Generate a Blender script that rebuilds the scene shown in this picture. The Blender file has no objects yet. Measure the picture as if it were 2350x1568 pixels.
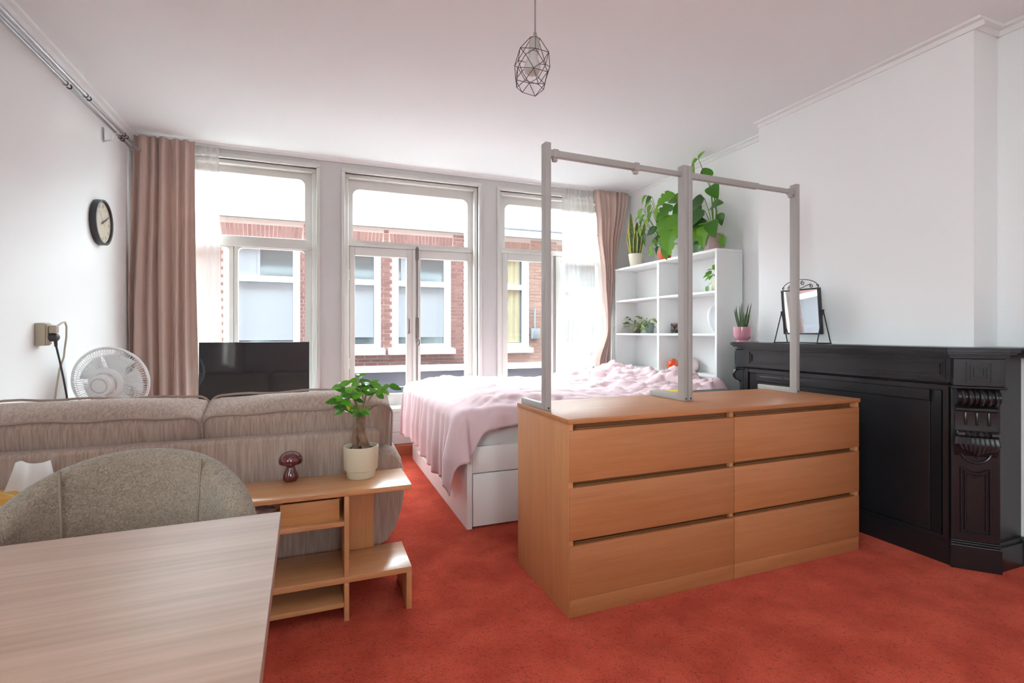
import bpy, bmesh, math, random
from mathutils import Vector, Matrix, noise
random.seed(7)
PI = math.pi
sc = bpy.context.scene
COL = sc.collection

# ------------------------------------------------------------------ camera
F, CX, CY, TH, CH = 1161.0, 1177.8, 762.3, 0.3714, 1.0606
W_, H_ = 2350.0, 1568.0
cam_d = bpy.data.cameras.new('camera')
cam_d.sensor_fit = 'HORIZONTAL'; cam_d.sensor_width = 36.0
cam_d.lens = F / W_ * 36.0
cam_d.shift_x = (W_ / 2 - CX) / W_
cam_d.shift_y = (CY - H_ / 2) / W_
cam_d.clip_start = 0.02; cam_d.clip_end = 200
cam = bpy.data.objects.new('camera', cam_d); COL.objects.link(cam)
cam.location = (0, 0, CH); cam.rotation_euler = (PI / 2, 0, -TH)
sc.camera = cam
_s, _c = math.sin(TH), math.cos(TH)

def ray(u, v):
    a = (u - CX) / F; b = -(v - CY) / F
    return Vector((_s + a * _c, _c - a * _s, b))
def onY(u, v, y):
    r = ray(u, v); return r * (y / r.y) + Vector((0, 0, CH))
def onX(u, v, x):
    r = ray(u, v); return r * (x / r.x) + Vector((0, 0, CH))
def onZ(u, v, z):
    r = ray(u, v); return r * ((z - CH) / r.z) + Vector((0, 0, CH))

# ------------------------------------------------------------------ sky, exposure
wd = bpy.data.worlds.new('overcast_sky'); sc.world = wd; wd.use_nodes = True
bg = wd.node_tree.nodes['Background']
bg.inputs[0].default_value = (0.80, 0.955, 1.0, 1); bg.inputs[1].default_value = 18.0
sc.view_settings.view_transform = 'Standard'
sc.view_settings.look = 'None'
sc.view_settings.gamma = 1.0
sc.view_settings.use_curve_mapping = False
sc.view_settings.exposure = 0.75

def portal(name, loc, sx, sz, ry):
    l = bpy.data.lights.new(name, 'AREA'); l.shape = 'RECTANGLE'; l.size = sx; l.size_y = sz
    l.cycles.is_portal = True
    o = bpy.data.objects.new(name, l); COL.objects.link(o); o.location = loc; o.rotation_euler = ry
    return o
XL_ = -1.2445
# daylight openings: sampling portals in the window holes (they emit nothing themselves)
portal('portal_window', (-0.55, 4.70, 1.4), 1.3, 2.2, (-PI / 2, 0, 0))
portal('portal_window', (0.80, 4.70, 1.4), 1.2, 2.1, (-PI / 2, 0, 0))
portal('portal_window', (2.10, 4.70, 1.4), 1.2, 2.1, (-PI / 2, 0, 0))
portal('portal_window', (0.3, -2.50, 1.6), .6, .8, (PI / 2, 0, 0))

portal('portal_window', (XL_ - .3, -.65, 1.45), 1.1, 1.1, (0, -PI / 2, 0))
# ------------------------------------------------------------------ helpers
def C(h):
    h = h.lstrip('#'); r = [int(h[i:i + 2], 16) / 255 for i in (0, 2, 4)]
    return tuple((x / 12.92 if x <= .04045 else ((x + .055) / 1.055) ** 2.4) for x in r) + (1,)

MATS = {}
def mat(name, col, rough=.5, metal=0, spec=.5, var=None, vscale=8, bump=0, bscale=60, coat=0,
        stretch=None, coord='Object', sheen=0, trans=0, detail=3, bdist=.01, subsurf=0):
    if name in MATS: return MATS[name]
    m = bpy.data.materials.new(name); m.use_nodes = True
    nt = m.node_tree; N = nt.nodes; L = nt.links
    b = N['Principled BSDF']
    col = C(col) if isinstance(col, str) else tuple(col) + ((1,) if len(col) == 3 else ())
    b.inputs['Base Color'].default_value = col
    b.inputs['Roughness'].default_value = rough
    b.inputs['Metallic'].default_value = metal
    b.inputs['Specular IOR Level'].default_value = spec
    if coat: b.inputs['Coat Weight'].default_value = coat; b.inputs['Coat Roughness'].default_value = .06
    if sheen: b.inputs['Sheen Weight'].default_value = sheen; b.inputs['Sheen Roughness'].default_value = .5
    if var or bump:
        tc = N.new('ShaderNodeTexCoord'); mp = N.new('ShaderNodeMapping')
        L.new(tc.outputs[coord], mp.inputs[0])
        if stretch: mp.inputs['Scale'].default_value = stretch
    if var:
        v = C(var) if isinstance(var, str) else tuple(var) + (1,)
        n = N.new('ShaderNodeTexNoise'); n.inputs['Scale'].default_value = vscale; n.inputs['Detail'].default_value = detail
        L.new(mp.outputs[0], n.inputs['Vector'])
        r = N.new('ShaderNodeValToRGB'); r.color_ramp.elements[0].position = .33; r.color_ramp.elements[1].position = .67
        r.color_ramp.elements[0].color = col; r.color_ramp.elements[1].color = v
        L.new(n.outputs['Fac'], r.inputs[0]); L.new(r.outputs[0], b.inputs['Base Color'])
    if bump:
        n2 = N.new('ShaderNodeTexNoise'); n2.inputs['Scale'].default_value = bscale; n2.inputs['Detail'].default_value = 3
        L.new(mp.outputs[0], n2.inputs['Vector'])
        bp = N.new('ShaderNodeBump'); bp.inputs['Strength'].default_value = bump; bp.inputs['Distance'].default_value = bdist
        L.new(n2.outputs['Fac'], bp.inputs['Height']); L.new(bp.outputs[0], b.inputs['Normal'])
    MATS[name] = m
    return m

def wood(name, c1, c2, axis=0, rough=.4, fine=1.5, coat=0.0, spec=.5):
    """grain running along local axis 0/1/2"""
    if name in MATS: return MATS[name]
    m = bpy.data.materials.new(name); m.use_nodes = True
    nt = m.node_tree; N = nt.nodes; L = nt.links; b = N['Principled BSDF']
    tc = N.new('ShaderNodeTexCoord'); mp = N.new('ShaderNodeMapping')
    s = [26 * fine] * 3; s[axis] = 1.3 * fine
    mp.inputs['Scale'].default_value = s
    L.new(tc.outputs['Object'], mp.inputs[0])
    n = N.new('ShaderNodeTexNoise'); n.inputs['Scale'].default_value = 1.0; n.inputs['Detail'].default_value = 5; n.inputs['Roughness'].default_value = .6
    n.inputs['Distortion'].default_value = .6
    L.new(mp.outputs[0], n.inputs['Vector'])
    mp2 = N.new('ShaderNodeMapping'); s2 = [160 * fine] * 3; s2[axis] = 5 * fine; mp2.inputs['Scale'].default_value = s2
    L.new(tc.outputs['Object'], mp2.inputs[0])
    n2 = N.new('ShaderNodeTexNoise'); n2.inputs['Scale'].default_value = 1.0; n2.inputs['Detail'].default_value = 2
    L.new(mp2.outputs[0], n2.inputs['Vector'])
    mx = N.new('ShaderNodeMix'); mx.data_type = 'FLOAT'; mx.inputs[0].default_value = .3
    L.new(n.outputs['Fac'], mx.inputs[2]); L.new(n2.outputs['Fac'], mx.inputs[3])
    r = N.new('ShaderNodeValToRGB'); e = r.color_ramp.elements
    e[0].position = .30; e[0].color = C(c2); e[1].position = .66; e[1].color = C(c1)
    L.new(mx.outputs[0], r.inputs[0]); L.new(r.outputs[0], b.inputs['Base Color'])
    b.inputs['Roughness'].default_value = rough; b.inputs['Specular IOR Level'].default_value = spec
    if coat: b.inputs['Coat Weight'].default_value = coat; b.inputs['Coat Roughness'].default_value = .15
    bp = N.new('ShaderNodeBump'); bp.inputs['Strength'].default_value = .06; bp.inputs['Distance'].default_value = .004
    L.new(n2.outputs['Fac'], bp.inputs['Height']); L.new(bp.outputs[0], b.inputs['Normal'])
    MATS[name] = m
    return m

def glass_thin(name, tint=(1, 1, 1), gl=.06, rough=0.0):
    if name in MATS: return MATS[name]
    m = bpy.data.materials.new(name); m.use_nodes = True
    nt = m.node_tree; N = nt.nodes; L = nt.links; N.remove(N['Principled BSDF'])
    out = N['Material Output']
    t = N.new('ShaderNodeBsdfTransparent'); t.inputs[0].default_value = tint + (1,)
    g = N.new('ShaderNodeBsdfGlossy'); g.inputs['Roughness'].default_value = rough
    lw = N.new('ShaderNodeLayerWeight'); lw.inputs[0].default_value = .5
    pw = N.new('ShaderNodeMath'); pw.operation = 'POWER'; L.new(lw.outputs['Facing'], pw.inputs[0]); pw.inputs[1].default_value = 4
    fr = N.new('ShaderNodeMath'); fr.operation = 'MULTIPLY_ADD'; L.new(pw.outputs[0], fr.inputs[0]); fr.inputs[1].default_value = .5; fr.inputs[2].default_value = .02
    mx = N.new('ShaderNodeMixShader'); L.new(fr.outputs[0], mx.inputs[0]); L.new(t.outputs[0], mx.inputs[1]); L.new(g.outputs[0], mx.inputs[2])
    L.new(mx.outputs[0], out.inputs[0]); MATS[name] = m
    return m

def cloth(name, col, transl=.3, transp=0.0, rough=.9, var=None, bump=0, bscale=300):
    if name in MATS: return MATS[name]
    m = bpy.data.materials.new(name); m.use_nodes = True
    nt = m.node_tree; N = nt.nodes; L = nt.links; out = N['Material Output']; b = N['Principled BSDF']
    b.inputs['Base Color'].default_value = C(col); b.inputs['Roughness'].default_value = rough; b.inputs['Specular IOR Level'].default_value = .15
    b.inputs['Sheen Weight'].default_value = .1
    t = N.new('ShaderNodeBsdfTranslucent'); t.inputs[0].default_value = C(col)
    mx = N.new('ShaderNodeMixShader'); mx.inputs[0].default_value = transl
    L.new(b.outputs[0], mx.inputs[1]); L.new(t.outputs[0], mx.inputs[2])
    last = mx
    if transp:
        tr = N.new('ShaderNodeBsdfTransparent'); m2 = N.new('ShaderNodeMixShader'); m2.inputs[0].default_value = transp
        L.new(mx.outputs[0], m2.inputs[1]); L.new(tr.outputs[0], m2.inputs[2]); last = m2
    if bump:
        tc = N.new('ShaderNodeTexCoord'); n2 = N.new('ShaderNodeTexNoise'); n2.inputs['Scale'].default_value = bscale
        L.new(tc.outputs['Object'], n2.inputs['Vector'])
        bp = N.new('ShaderNodeBump'); bp.inputs['Strength'].default_value = bump; bp.inputs['Distance'].default_value = .01
        L.new(n2.outputs['Fac'], bp.inputs['Height']); L.new(bp.outputs[0], b.inputs['Normal'])
    L.new(last.outputs[0], out.inputs[0]); MATS[name] = m
    return m

ROOT_M = {}
def thing(name, label, cat, loc=(0, 0, 0), rotz=0, group=None):
    o = bpy.data.objects.new(name, None); COL.objects.link(o)
    o.empty_display_size = .05
    o.location = loc; o.rotation_euler = (0, 0, rotz); o['label'] = label; o['category'] = cat
    if group: o['group'] = group
    ROOT_M[o.name] = Matrix.Translation(Vector(loc)) @ Matrix.Rotation(rotz, 4, 'Z')
    return o
def tag(o, label, cat, group=None):
    o['label'] = label; o['category'] = cat
    if group: o['group'] = group
    return o

class MB:
    def __init__(self): self.bm = bmesh.new()
    def merge(self, b2, M=None):
        if M is not None: bmesh.ops.transform(b2, matrix=M, verts=b2.verts)
        me = bpy.data.meshes.new('tmp'); b2.to_mesh(me); b2.free()
        self.bm.from_mesh(me); bpy.data.meshes.remove(me); return self
    def box(self, x0, x1, y0, y1, z0, z1, bev=0, seg=2, M=None):
        b = bmesh.new(); bmesh.ops.create_cube(b, size=1)
        bmesh.ops.scale(b, vec=(x1 - x0, y1 - y0, z1 - z0), verts=b.verts)
        bmesh.ops.translate(b, vec=((x0 + x1) / 2, (y0 + y1) / 2, (z0 + z1) / 2), verts=b.verts)
        if bev: bmesh.ops.bevel(b, geom=b.edges[:], offset=bev, segments=seg, profile=.5, affect='EDGES', clamp_overlap=True)
        return self.merge(b, M)
    def grid(self, nu, nv, fn, cu=False, cv=False):
        bm = self.bm; vs = [[bm.verts.new(fn(i / (nu if cu else nu - 1), j / (nv if cv else nv - 1))) for j in range(nv)] for i in range(nu)]
        for i in range(nu if cu else nu - 1):
            for j in range(nv if cv else nv - 1):
                try: bm.faces.new((vs[i][j], vs[(i + 1) % nu][j], vs[(i + 1) % nu][(j + 1) % nv], vs[i][(j + 1) % nv]))
                except ValueError: pass
        return vs
    def lathe(self, prof, seg=32, c=(0, 0, 0), cap0=True, cap1=False, M=None):
        b = MB(); n = len(prof)
        vs = b.grid(seg, n, lambda u, v: (prof[round(v * (n - 1))][0] * math.cos(2 * PI * u) + c[0], prof[round(v * (n - 1))][0] * math.sin(2 * PI * u) + c[1], prof[round(v * (n - 1))][1] + c[2]), cu=True)
        if cap0 and prof[0][0] > 1e-5: b.bm.faces.new([vs[i][0] for i in range(seg)][::-1])
        if cap1 and prof[-1][0] > 1e-5: b.bm.faces.new([vs[i][-1] for i in range(seg)])
        bmesh.ops.remove_doubles(b.bm, verts=b.bm.verts, dist=1e-6)
        bmesh.ops.recalc_face_normals(b.bm, faces=b.bm.faces)
        return self.merge(b.bm, M)
    def tube(self, pts, r, seg=8, closed=False, radii=None, M=None):
        pts = [Vector(p) for p in pts]; n = len(pts); b = MB(); rings = []
        def tan(i):
            if closed: return (pts[(i + 1) % n] - pts[i - 1]).normalized()
            return (pts[min(i + 1, n - 1)] - pts[max(i - 1, 0)]).normalized()
        t0 = tan(0); up = Vector((0, 0, 1)) if abs(t0.z) < .9 else Vector((1, 0, 0))
        nrm = (up - t0 * up.dot(t0)).normalized()
        for i in range(n):
            t = tan(i); nrm = (nrm - t * nrm.dot(t))
            nrm = nrm.normalized() if nrm.length > 1e-6 else Vector((1, 0, 0))
            bn = t.cross(nrm); rr = radii[i] if radii else r
            rings.append([b.bm.verts.new(pts[i] + (nrm * math.cos(2 * PI * k / seg) + bn * math.sin(2 * PI * k / seg)) * rr) for k in range(seg)])
        for i in range(n if closed else n - 1):
            A, B = rings[i], rings[(i + 1) % n]
            for k in range(seg): b.bm.faces.new((A[k], A[(k + 1) % seg], B[(k + 1) % seg], B[k]))
        if not closed:
            b.bm.faces.new(rings[0][::-1]); b.bm.faces.new(rings[-1])
        bmesh.ops.recalc_face_normals(b.bm, faces=b.bm.faces)
        return self.merge(b.bm, M)
    def cyl(self, p0, p1, r, seg=16, r1=None, M=None):
        return self.tube([p0, p1], r, seg, radii=[r, r if r1 is None else r1], M=M)
    def prism(self, poly, d0, d1, axis='z', M=None):
        """poly (a,b) extruded along axis; x:(y,z) y:(x,z) z:(x,y)"""
        def P(a, b, d): return {'x': (d, a, b), 'y': (a, d, b), 'z': (a, b, d)}[axis]
        b = bmesh.new(); A = [b.verts.new(P(p[0], p[1], d0)) for p in poly]; B = [b.verts.new(P(p[0], p[1], d1)) for p in poly]
        b.faces.new(A); b.faces.new(B[::-1]); n = len(poly)
        for i in range(n): b.faces.new((A[i], B[i], B[(i + 1) % n], A[(i + 1) % n]))
        bmesh.ops.recalc_face_normals(b, faces=b.faces)
        return self.merge(b, M)
    def strip(self, prof, p0, p1, out):
        """moulding: profile (offset_out, z) swept from p0 to p1 (xy), out = outward xy normal"""
        b = bmesh.new(); R = []
        for p in (p0, p1): R.append([b.verts.new((p[0] + out[0] * a, p[1] + out[1] * a, z)) for a, z in prof])
        n = len(prof)
        b.faces.new(R[0]); b.faces.new(R[1][::-1])
        for i in range(n): b.faces.new((R[0][i], R[1][i], R[1][(i + 1) % n], R[0][(i + 1) % n]))
        bmesh.ops.recalc_face_normals(b, faces=b.faces)
        return self.merge(b)
    def mesh(self, name, smooth=True, ang=38):
        me = bpy.data.meshes.new(name); self.bm.to_mesh(me); self.bm.free()
        if smooth:
            for p in me.polygons: p.use_smooth = True
            me.set_sharp_from_angle(angle=math.radians(ang))
        return me
    def build(self, name, m, parent=None, smooth=True, ang=38, world=False, M=None, kind=None):
        if world and parent is not None:
            bmesh.ops.transform(self.bm, matrix=ROOT_M[parent.name].inverted(), verts=self.bm.verts)
        o = bpy.data.objects.new(name, self.mesh(name, smooth, ang)); COL.objects.link(o)
        o.data.materials.append(m)
        if parent is not None: o.parent = parent
        if M is not None: o.matrix_local = M
        if kind: o['kind'] = kind
        return o

def struct(name, mb, m, label=None, smooth=False):
    o = mb.build(name, m, smooth=smooth); o['kind'] = 'structure'
    if label: o['label'] = label
    return o
def sempty(name, label=None, loc=(0, 0, 0)):
    o = bpy.data.objects.new(name, None); COL.objects.link(o); o['kind'] = 'structure'; o.location = loc
    if label: o['label'] = label
    ROOT_M[o.name] = Matrix.Translation(Vector(loc)); return o
def inst(me, name, parent, M, m=None):
    o = bpy.data.objects.new(name, me); COL.objects.link(o); o.parent = parent; o.matrix_local = M
    return o

# ------------------------------------------------------------------ materials
WALL = mat('wall_paint', (.88, .875, .87), .85, bump=.03, bscale=90)
CEIL = mat('ceiling_paint', (.88, .885, .885), .9)
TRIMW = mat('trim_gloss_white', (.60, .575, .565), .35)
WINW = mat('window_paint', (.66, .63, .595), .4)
def carpet_mat():
    m = bpy.data.materials.new('carpet'); m.use_nodes = True
    nt = m.node_tree; N = nt.nodes; L = nt.links; b = N['Principled BSDF']
    tc = N.new('ShaderNodeTexCoord')
    n = N.new('ShaderNodeTexNoise'); n.inputs['Scale'].default_value = 5.5; n.inputs['Detail'].default_value = 5
    n2 = N.new('ShaderNodeTexNoise'); n2.inputs['Scale'].default_value = 60; n2.inputs['Detail'].default_value = 4; n2.inputs['Distortion'].default_value = 2.2
    n3 = N.new('ShaderNodeTexNoise'); n3.inputs['Scale'].default_value = 340; n3.inputs['Detail'].default_value = 2
    for q in (n, n2, n3): L.new(tc.outputs['Object'], q.inputs['Vector'])
    r = N.new('ShaderNodeValToRGB'); e = r.color_ramp.elements
    e[0].position = .36; e[0].color = (.56, .050, .024, 1); e[1].position = .64; e[1].color = (.76, .100, .054, 1)
    L.new(n.outputs['Fac'], r.inputs[0])
    r2 = N.new('ShaderNodeValToRGB'); e = r2.color_ramp.elements
    e[0].position = .36; e[0].color = (.52, .42, .40, 1); e[1].position = .46; e[1].color = (1, 1, 1, 1)
    L.new(n2.outputs['Fac'], r2.inputs[0])
    mx = N.new('ShaderNodeMix'); mx.data_type = 'RGBA'; mx.blend_type = 'MULTIPLY'; mx.inputs[0].default_value = .75
    L.new(r.outputs[0], mx.inputs[6]); L.new(r2.outputs[0], mx.inputs[7]); L.new(mx.outputs[2], b.inputs['Base Color'])
    ad = N.new('ShaderNodeMath'); ad.operation = 'ADD'; L.new(n2.outputs['Fac'], ad.inputs[0]); L.new(n3.outputs['Fac'], ad.inputs[1])
    bp = N.new('ShaderNodeBump'); bp.inputs['Strength'].default_value = .7; bp.inputs['Distance'].default_value = .012
    L.new(ad.outputs[0], bp.inputs['Height']); L.new(bp.outputs[0], b.inputs['Normal'])
    b.inputs['Roughness'].default_value = .95; b.inputs['Specular IOR Level'].default_value = .1
    b.inputs['Sheen Weight'].default_value = .45; b.inputs['Sheen Roughness'].default_value = .35; b.inputs['Sheen Tint'].default_value = (1, .38, .29, 1)
    return m
CARPET = carpet_mat()
BLACK = mat('black_gloss_paint', (.012, .0115, .0135), .3, bump=.03, bscale=40)
WHITE = mat('white_laminate', (.84, .83, .82), .4)
BEDW = mat('white_foil', (.90, .88, .87), .38)
CHROME = mat('brushed_steel', (.55, .55, .57), .28, metal=1)
GLASS = glass_thin('window_glass')
BLK = mat('black_metal', (.018, .018, .02), .45)
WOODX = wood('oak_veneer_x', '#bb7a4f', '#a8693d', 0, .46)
WOODZ_LIT = wood('oak_veneer_z_lit', '#c98a5c', '#b87a4c', 2, .48)  # side veneer painted lighter, window light put into its colour
SOIL = mat('soil', (.045, .028, .018), .95, bump=.8, bscale=120)

# ------------------------------------------------------------------ room shell
XL, XR, XB, YW, YR, HC = -1.2445, 3.014, 2.827, 4.41, -2.2, 2.49
YB0, YB1 = 1.403, 2.62
WT = .26
struct('floor', MB().box(XL - .2, XR + .2, YR - .25, YW + WT, -.12, 0), CARPET, 'worn orange red carpet with flecked pile')
struct('ceiling', MB().box(XL - .2, XR + .2, YR - .25, YW + WT, HC, HC + .15), CEIL)
LY0, LY1, LZ0, LZ1 = -1.2, -.1, .9, 2.0       # side window added out of view for fill light
lw_ = MB(); lw_.box(XL - .2, XL, LY1, YW + WT, 0, HC); lw_.box(XL - .2, XL, YR - .25, LY0, 0, HC); lw_.box(XL - .2, XL, LY0, LY1, 0, LZ0); lw_.box(XL - .2, XL, LY0, LY1, LZ1, HC)
struct('wall_left', lw_, WALL)
w5 = sempty('fill_window_side', 'added side window out of view letting in fill daylight', (XL, -.65, 0))
fr = MB()
for y in (LY0, (LY0 + LY1) / 2 - .025, LY1 - .05): fr.box(XL - .14, XL - .08, y, y + .05, LZ0 + .05, LZ1 - .05)
fr.box(XL - .14, XL - .08, LY0, LY1, LZ0, LZ0 + .05); fr.box(XL - .14, XL - .08, LY0, LY1, LZ1 - .05, LZ1)
fr.build('window_frame', WINW, w5, smooth=False, world=True)
for a, b_ in ((LY0 + .04, (LY0 + LY1) / 2 - .02), ((LY0 + LY1) / 2 + .02, LY1 - .04)):
    MB().box(XL - .113, XL - .107, a, b_, LZ0 + .04, LZ1 - .04).build('pane', GLASS, w5, smooth=False, world=True)
struct('wall_right', MB().box(XR, XR + .2, YR - .25, YW + WT, 0, HC), WALL)
struct('wall_chimney', MB().box(XB, XR, YB0, YB1, 0, HC), WALL, 'projecting white chimney breast above the mantelpiece')
# window wall with three openings (x0,x1,z0,z1)
OPN = [(-1.12, .031, .40, 2.425), (.192, 1.407, .40, 2.415), (1.554, 2.80, .40, 2.405)]
wb = MB(); xs = XL
for (a, b_, z0, z1) in OPN:
    wb.box(xs, a, YW, YW + WT, 0, HC); wb.box(a, b_, YW, YW + WT, 0, z0); wb.box(a, b_, YW, YW + WT, z1, HC); xs = b_
wb.box(xs, XR, YW, YW + WT, 0, HC)
struct('wall_back', wb, TRIMW, 'white painted timber window wall')
# wall behind the camera with a small window added for fill light
rb = MB(); RX0, RX1, RZ0, RZ1 = .0, .6, 1.2, 2.0
rb.box(XL, RX0, YR - .25, YR, 0, HC); rb.box(RX1, XR, YR - .25, YR, 0, HC); rb.box(RX0, RX1, YR - .25, YR, 0, RZ0); rb.box(RX0, RX1, YR - .25, YR, RZ1, HC)
struct('wall_front', rb, WALL)
w4 = sempty('fill_window_rear', 'added rear window out of view for fill daylight', (.1, YR, 0))
fr = MB()
for i in range(3):
    x = RX0 + (RX1 - RX0) * i / 2; fr.box(x - .025 if 0 < i < 2 else (x if i == 0 else x - .05), x + .025 if 0 < i < 2 else (x + .05 if i == 0 else x), YR - .16, YR - .10, RZ0, RZ1)
fr.box(RX0, RX1, YR - .16, YR - .10, RZ0, RZ0 + .05); fr.box(RX0, RX1, YR - .16, YR - .10, RZ1 - .05, RZ1)
fr.build('window_frame', WINW, w4, smooth=False, world=True)
for i in range(2):
    a = RX0 + (RX1 - RX0) * i / 2 + .03; b_ = RX0 + (RX1 - RX0) * (i + 1) / 2 - .03
    MB().box(a, b_, YR - .133, YR - .127, RZ0 + .04, RZ1 - .04).build('pane', GLASS, w4, smooth=False, world=True)

# cornices and skirtings
TR = mat('cornice_paint', (.84, .83, .82), .6)
struct('trim_1', MB().strip([(0, HC), (0, HC - .03), (.012, HC - .03), (.02, HC - .018), (.035, HC - .015), (.045, HC)], (XL, YW), (XR, YW), (0, -1)), TR)
struct('trim_2', MB().strip([(0, HC), (0, HC - .045), (.008, HC - .045), (.012, HC - .02), (.03, HC - .012), (.034, HC)], (XL, YR), (XL, YW), (1, 0)), TR)
struct('trim_3', MB().strip([(0, HC), (0, HC - .035), (.01, HC - .035), (.014, HC - .012), (.04, HC - .01), (.045, HC)], (XR, YB1), (XR, YW), (-1, 0)), TR)
struct('trim_4', MB().strip([(0, HC), (0, HC - .035), (.01, HC - .035), (.014, HC - .012), (.04, HC - .01), (.045, HC)], (XB, YB0 - .045), (XB, YB1), (-1, 0)), TR)
struct('trim_5', MB().strip([(0, HC), (0, HC - .035), (.01, HC - .035), (.014, HC - .012), (.04, HC - .01), (.045, HC)], (XB, YB0), (XR, YB0), (0, -1)), TR)
struct('trim_6', MB().strip([(0, HC), (0, HC - .035), (.01, HC - .035), (.014, HC - .012), (.04, HC - .01), (.045, HC)], (XR, YR), (XR, YB0), (-1, 0)), TR)
ORS = mat('terracotta_skirting', (.42, .10, .045), .5)
sk = [(0, 0), (.022, 0), (.022, .085), (.012, .095), (0, .095)]
struct('baseboard_back', MB().strip(sk, (XL, YW), (XR, YW), (0, -1)), ORS, 'terracotta painted skirting under the windows')
skw = [(0, 0), (.018, 0), (.018, .13), (.008, .145), (0, .145)]
struct('baseboard_left', MB().strip(skw, (XL, YR), (XL, YW - .03), (1, 0)), TRIMW)
struct('baseboard_right', MB().strip(skw, (XR, YR), (XR, 1.29), (-1, 0)), TRIMW)

# ---- windows -------------------------------------------------------------
def rounded_hole(mb, x0, x1, z0, z1, r, y0, y1, X0, X1, Z0, Z1, corners=(1, 1, 0, 0)):
    """flat frame plate X0..X1 x Z0..Z1 with a hole whose top(-left,-right)/bottom corners are rounded"""
    n = 8
    def arc(cx, cz, a0, a1): return [(cx + r * math.cos(a0 + (a1 - a0) * k / n), cz + r * math.sin(a0 + (a1 - a0) * k / n)) for k in range(n + 1)]
    tl = arc(x0 + r, z1 - r, PI, PI / 2) if corners[0] else [(x0, z1)]
    tr = arc(x1 - r, z1 - r, PI / 2, 0) if corners[1] else [(x1, z1)]
    mb.prism([(X0, Z0), (x0, Z0), (x0, z1 - r if corners[0] else z1)] + (tl[1:] if corners[0] else []) + [((x0 + x1) / 2, z1), ((x0 + x1) / 2, Z1), (X0, Z1)], y0, y1, 'y')
    mb.prism([(X1, Z1), ((x0 + x1) / 2, Z1), ((x0 + x1) / 2, z1)] + (tr if corners[1] else [(x1, z1)]) + [(x1, Z0), (X1, Z0)], y0, y1, 'y')
    mb.box(x0, x1, y0, y1, Z0, z0)

YG = 4.53   # sash plane
def win_surround(root, i, x0, x1, z0, z1):
    m = MB()   # stepped architrave around the opening, standing proud of the wall plane
    for a, w, y0, y1 in ((0, .03, YW - .022, YW + .01), (.002, .022, YW + .0105, YW + .05), (.03, .03, YW + .03, YW + .09)):
        X0, X1, Z1 = x0 + a, x1 - a, z1 - a
        m.box(X0, X0 + w, y0, y1, z0, Z1 - w, .004); m.box(X1 - w, X1, y0, y1, z0, Z1 - w, .004); m.box(X0, X1, y0, y1, Z1 - w, Z1, .004)
    m.build('architrave', WINW, root, world=True)

# window 1: upper light, fixed narrow light and casement
r1 = sempty('window_1', 'tall white window behind the television', (-.55, YW, 0))
win_surround(r1, 1, *OPN[0])
gx1, gx0 = onY(700, 420, YG).x, -1.04
tz0, tz1 = onY(600, 546, YG).z, onY(600, 405, YG).z
m = MB(); rounded_hole(m, gx0, gx1, tz0, tz1, .05, YG - .03, YG + .03, -1.12, .03, tz0 - .02, 2.42)
bz = onY(600, 570, YG).z
m.box(-1.12, .03, YG - .05, YG + .03, bz, tz0 - .001, .006); m.build('window_frame', WINW, r1, world=True)
m = MB(); mx0, mx1 = onY(527, 600, YG).x, onY(547, 600, YG).x
rounded_hole(m, mx1, gx1, .47, bz - .005, .035, YG - .025, YG + .025, (mx0 + mx1) / 2 + .003, .025, .41, bz)
m.build('sash', WINW, r1, world=True)
m = MB(); rounded_hole(m, -1.04, mx0, .47, bz - .005, .035, YG - .03, YG + .02, -1.12, (mx0 + mx1) / 2 - .001, .41, bz); m.build('sash', WINW, r1, world=True)
for a, b_, z0, z1 in ((gx0 - .01, gx1 + .01, tz0 - .01, tz1 + .01), (mx1 - .01, gx1 + .01, .46, bz), (-1.05, mx0 + .01, .46, bz)):
    MB().box(a, b_, YG - .003, YG + .003, z0, z1).build('pane', GLASS, r1, smooth=False, world=True)
MB().box(-1.13, .045, YW - .05, YG - .03, .37, .41, .006).build('window_sill', WINW, r1, world=True)

# window 2: french doors under a fanlight
r2 = sempty('window_2', 'white double casement doors under a fanlight', (.8, YW, 0))
win_surround(r2, 2, *OPN[1])
fx0, fx1 = onY(809, 500, YG).x, onY(1071, 500, YG).x
fz0, fz1 = onY(930, 560, YG).z, onY(930, 447, YG).z
dt = onY(950, 575, YG).z
m = MB(); rounded_hole(m, fx0, fx1, fz0, fz1, .06, YG - .03, YG + .03, .195, 1.404, fz0 - .05, 2.41)
m.box(.195, 1.404, YG - .035, YG + .03, dt + .002, fz0 - .02, .005)
m.box(.195, fx0 - .028, YG - .03, YG + .03, .41, dt); m.box(fx1 + .06, 1.404, YG - .03, YG + .03, .41, dt)
m.build('window_frame', WINW, r2, world=True)
sp = onY(951, 700, YG).x
dl0, dl1 = onY(814, 700, YG).x, onY(932, 700, YG).x
dr0, dr1 = onY(964, 700, YG).x, onY(1071, 700, YG).x
dz1, dz0 = onY(880, 590, YG).z, .52
L0, R1 = fx0 - .026, fx1 + .058
for a, b_, g0, g1 in ((L0, sp - .003, dl0, dl1), (sp + .003, R1, dr0, dr1)):
    m = MB(); m.box(a, g0, YG - .028, YG + .025, .415, dt, .004); m.box(g1, b_, YG - .028, YG + .025, .415, dt, .004)
    m.box(g0, g1, YG - .028, YG + .025, .415, dz0, .003); m.box(g0, g1, YG - .028, YG + .025, dz1, dt, .003)
    d = m.build('casement_door', WINW, r2, world=True)
    MB().box(g0 - .008, g1 + .008, YG - .003, YG + .003, dz0 - .01, dz1 + .01).build('pane', GLASS, r2, smooth=False, world=True)
MB().box(fx0 - .01, fx1 + .01, YG - .003, YG + .003, fz0 - .02, fz1 + .01).build('pane', GLASS, r2, smooth=False, world=True)
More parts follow.
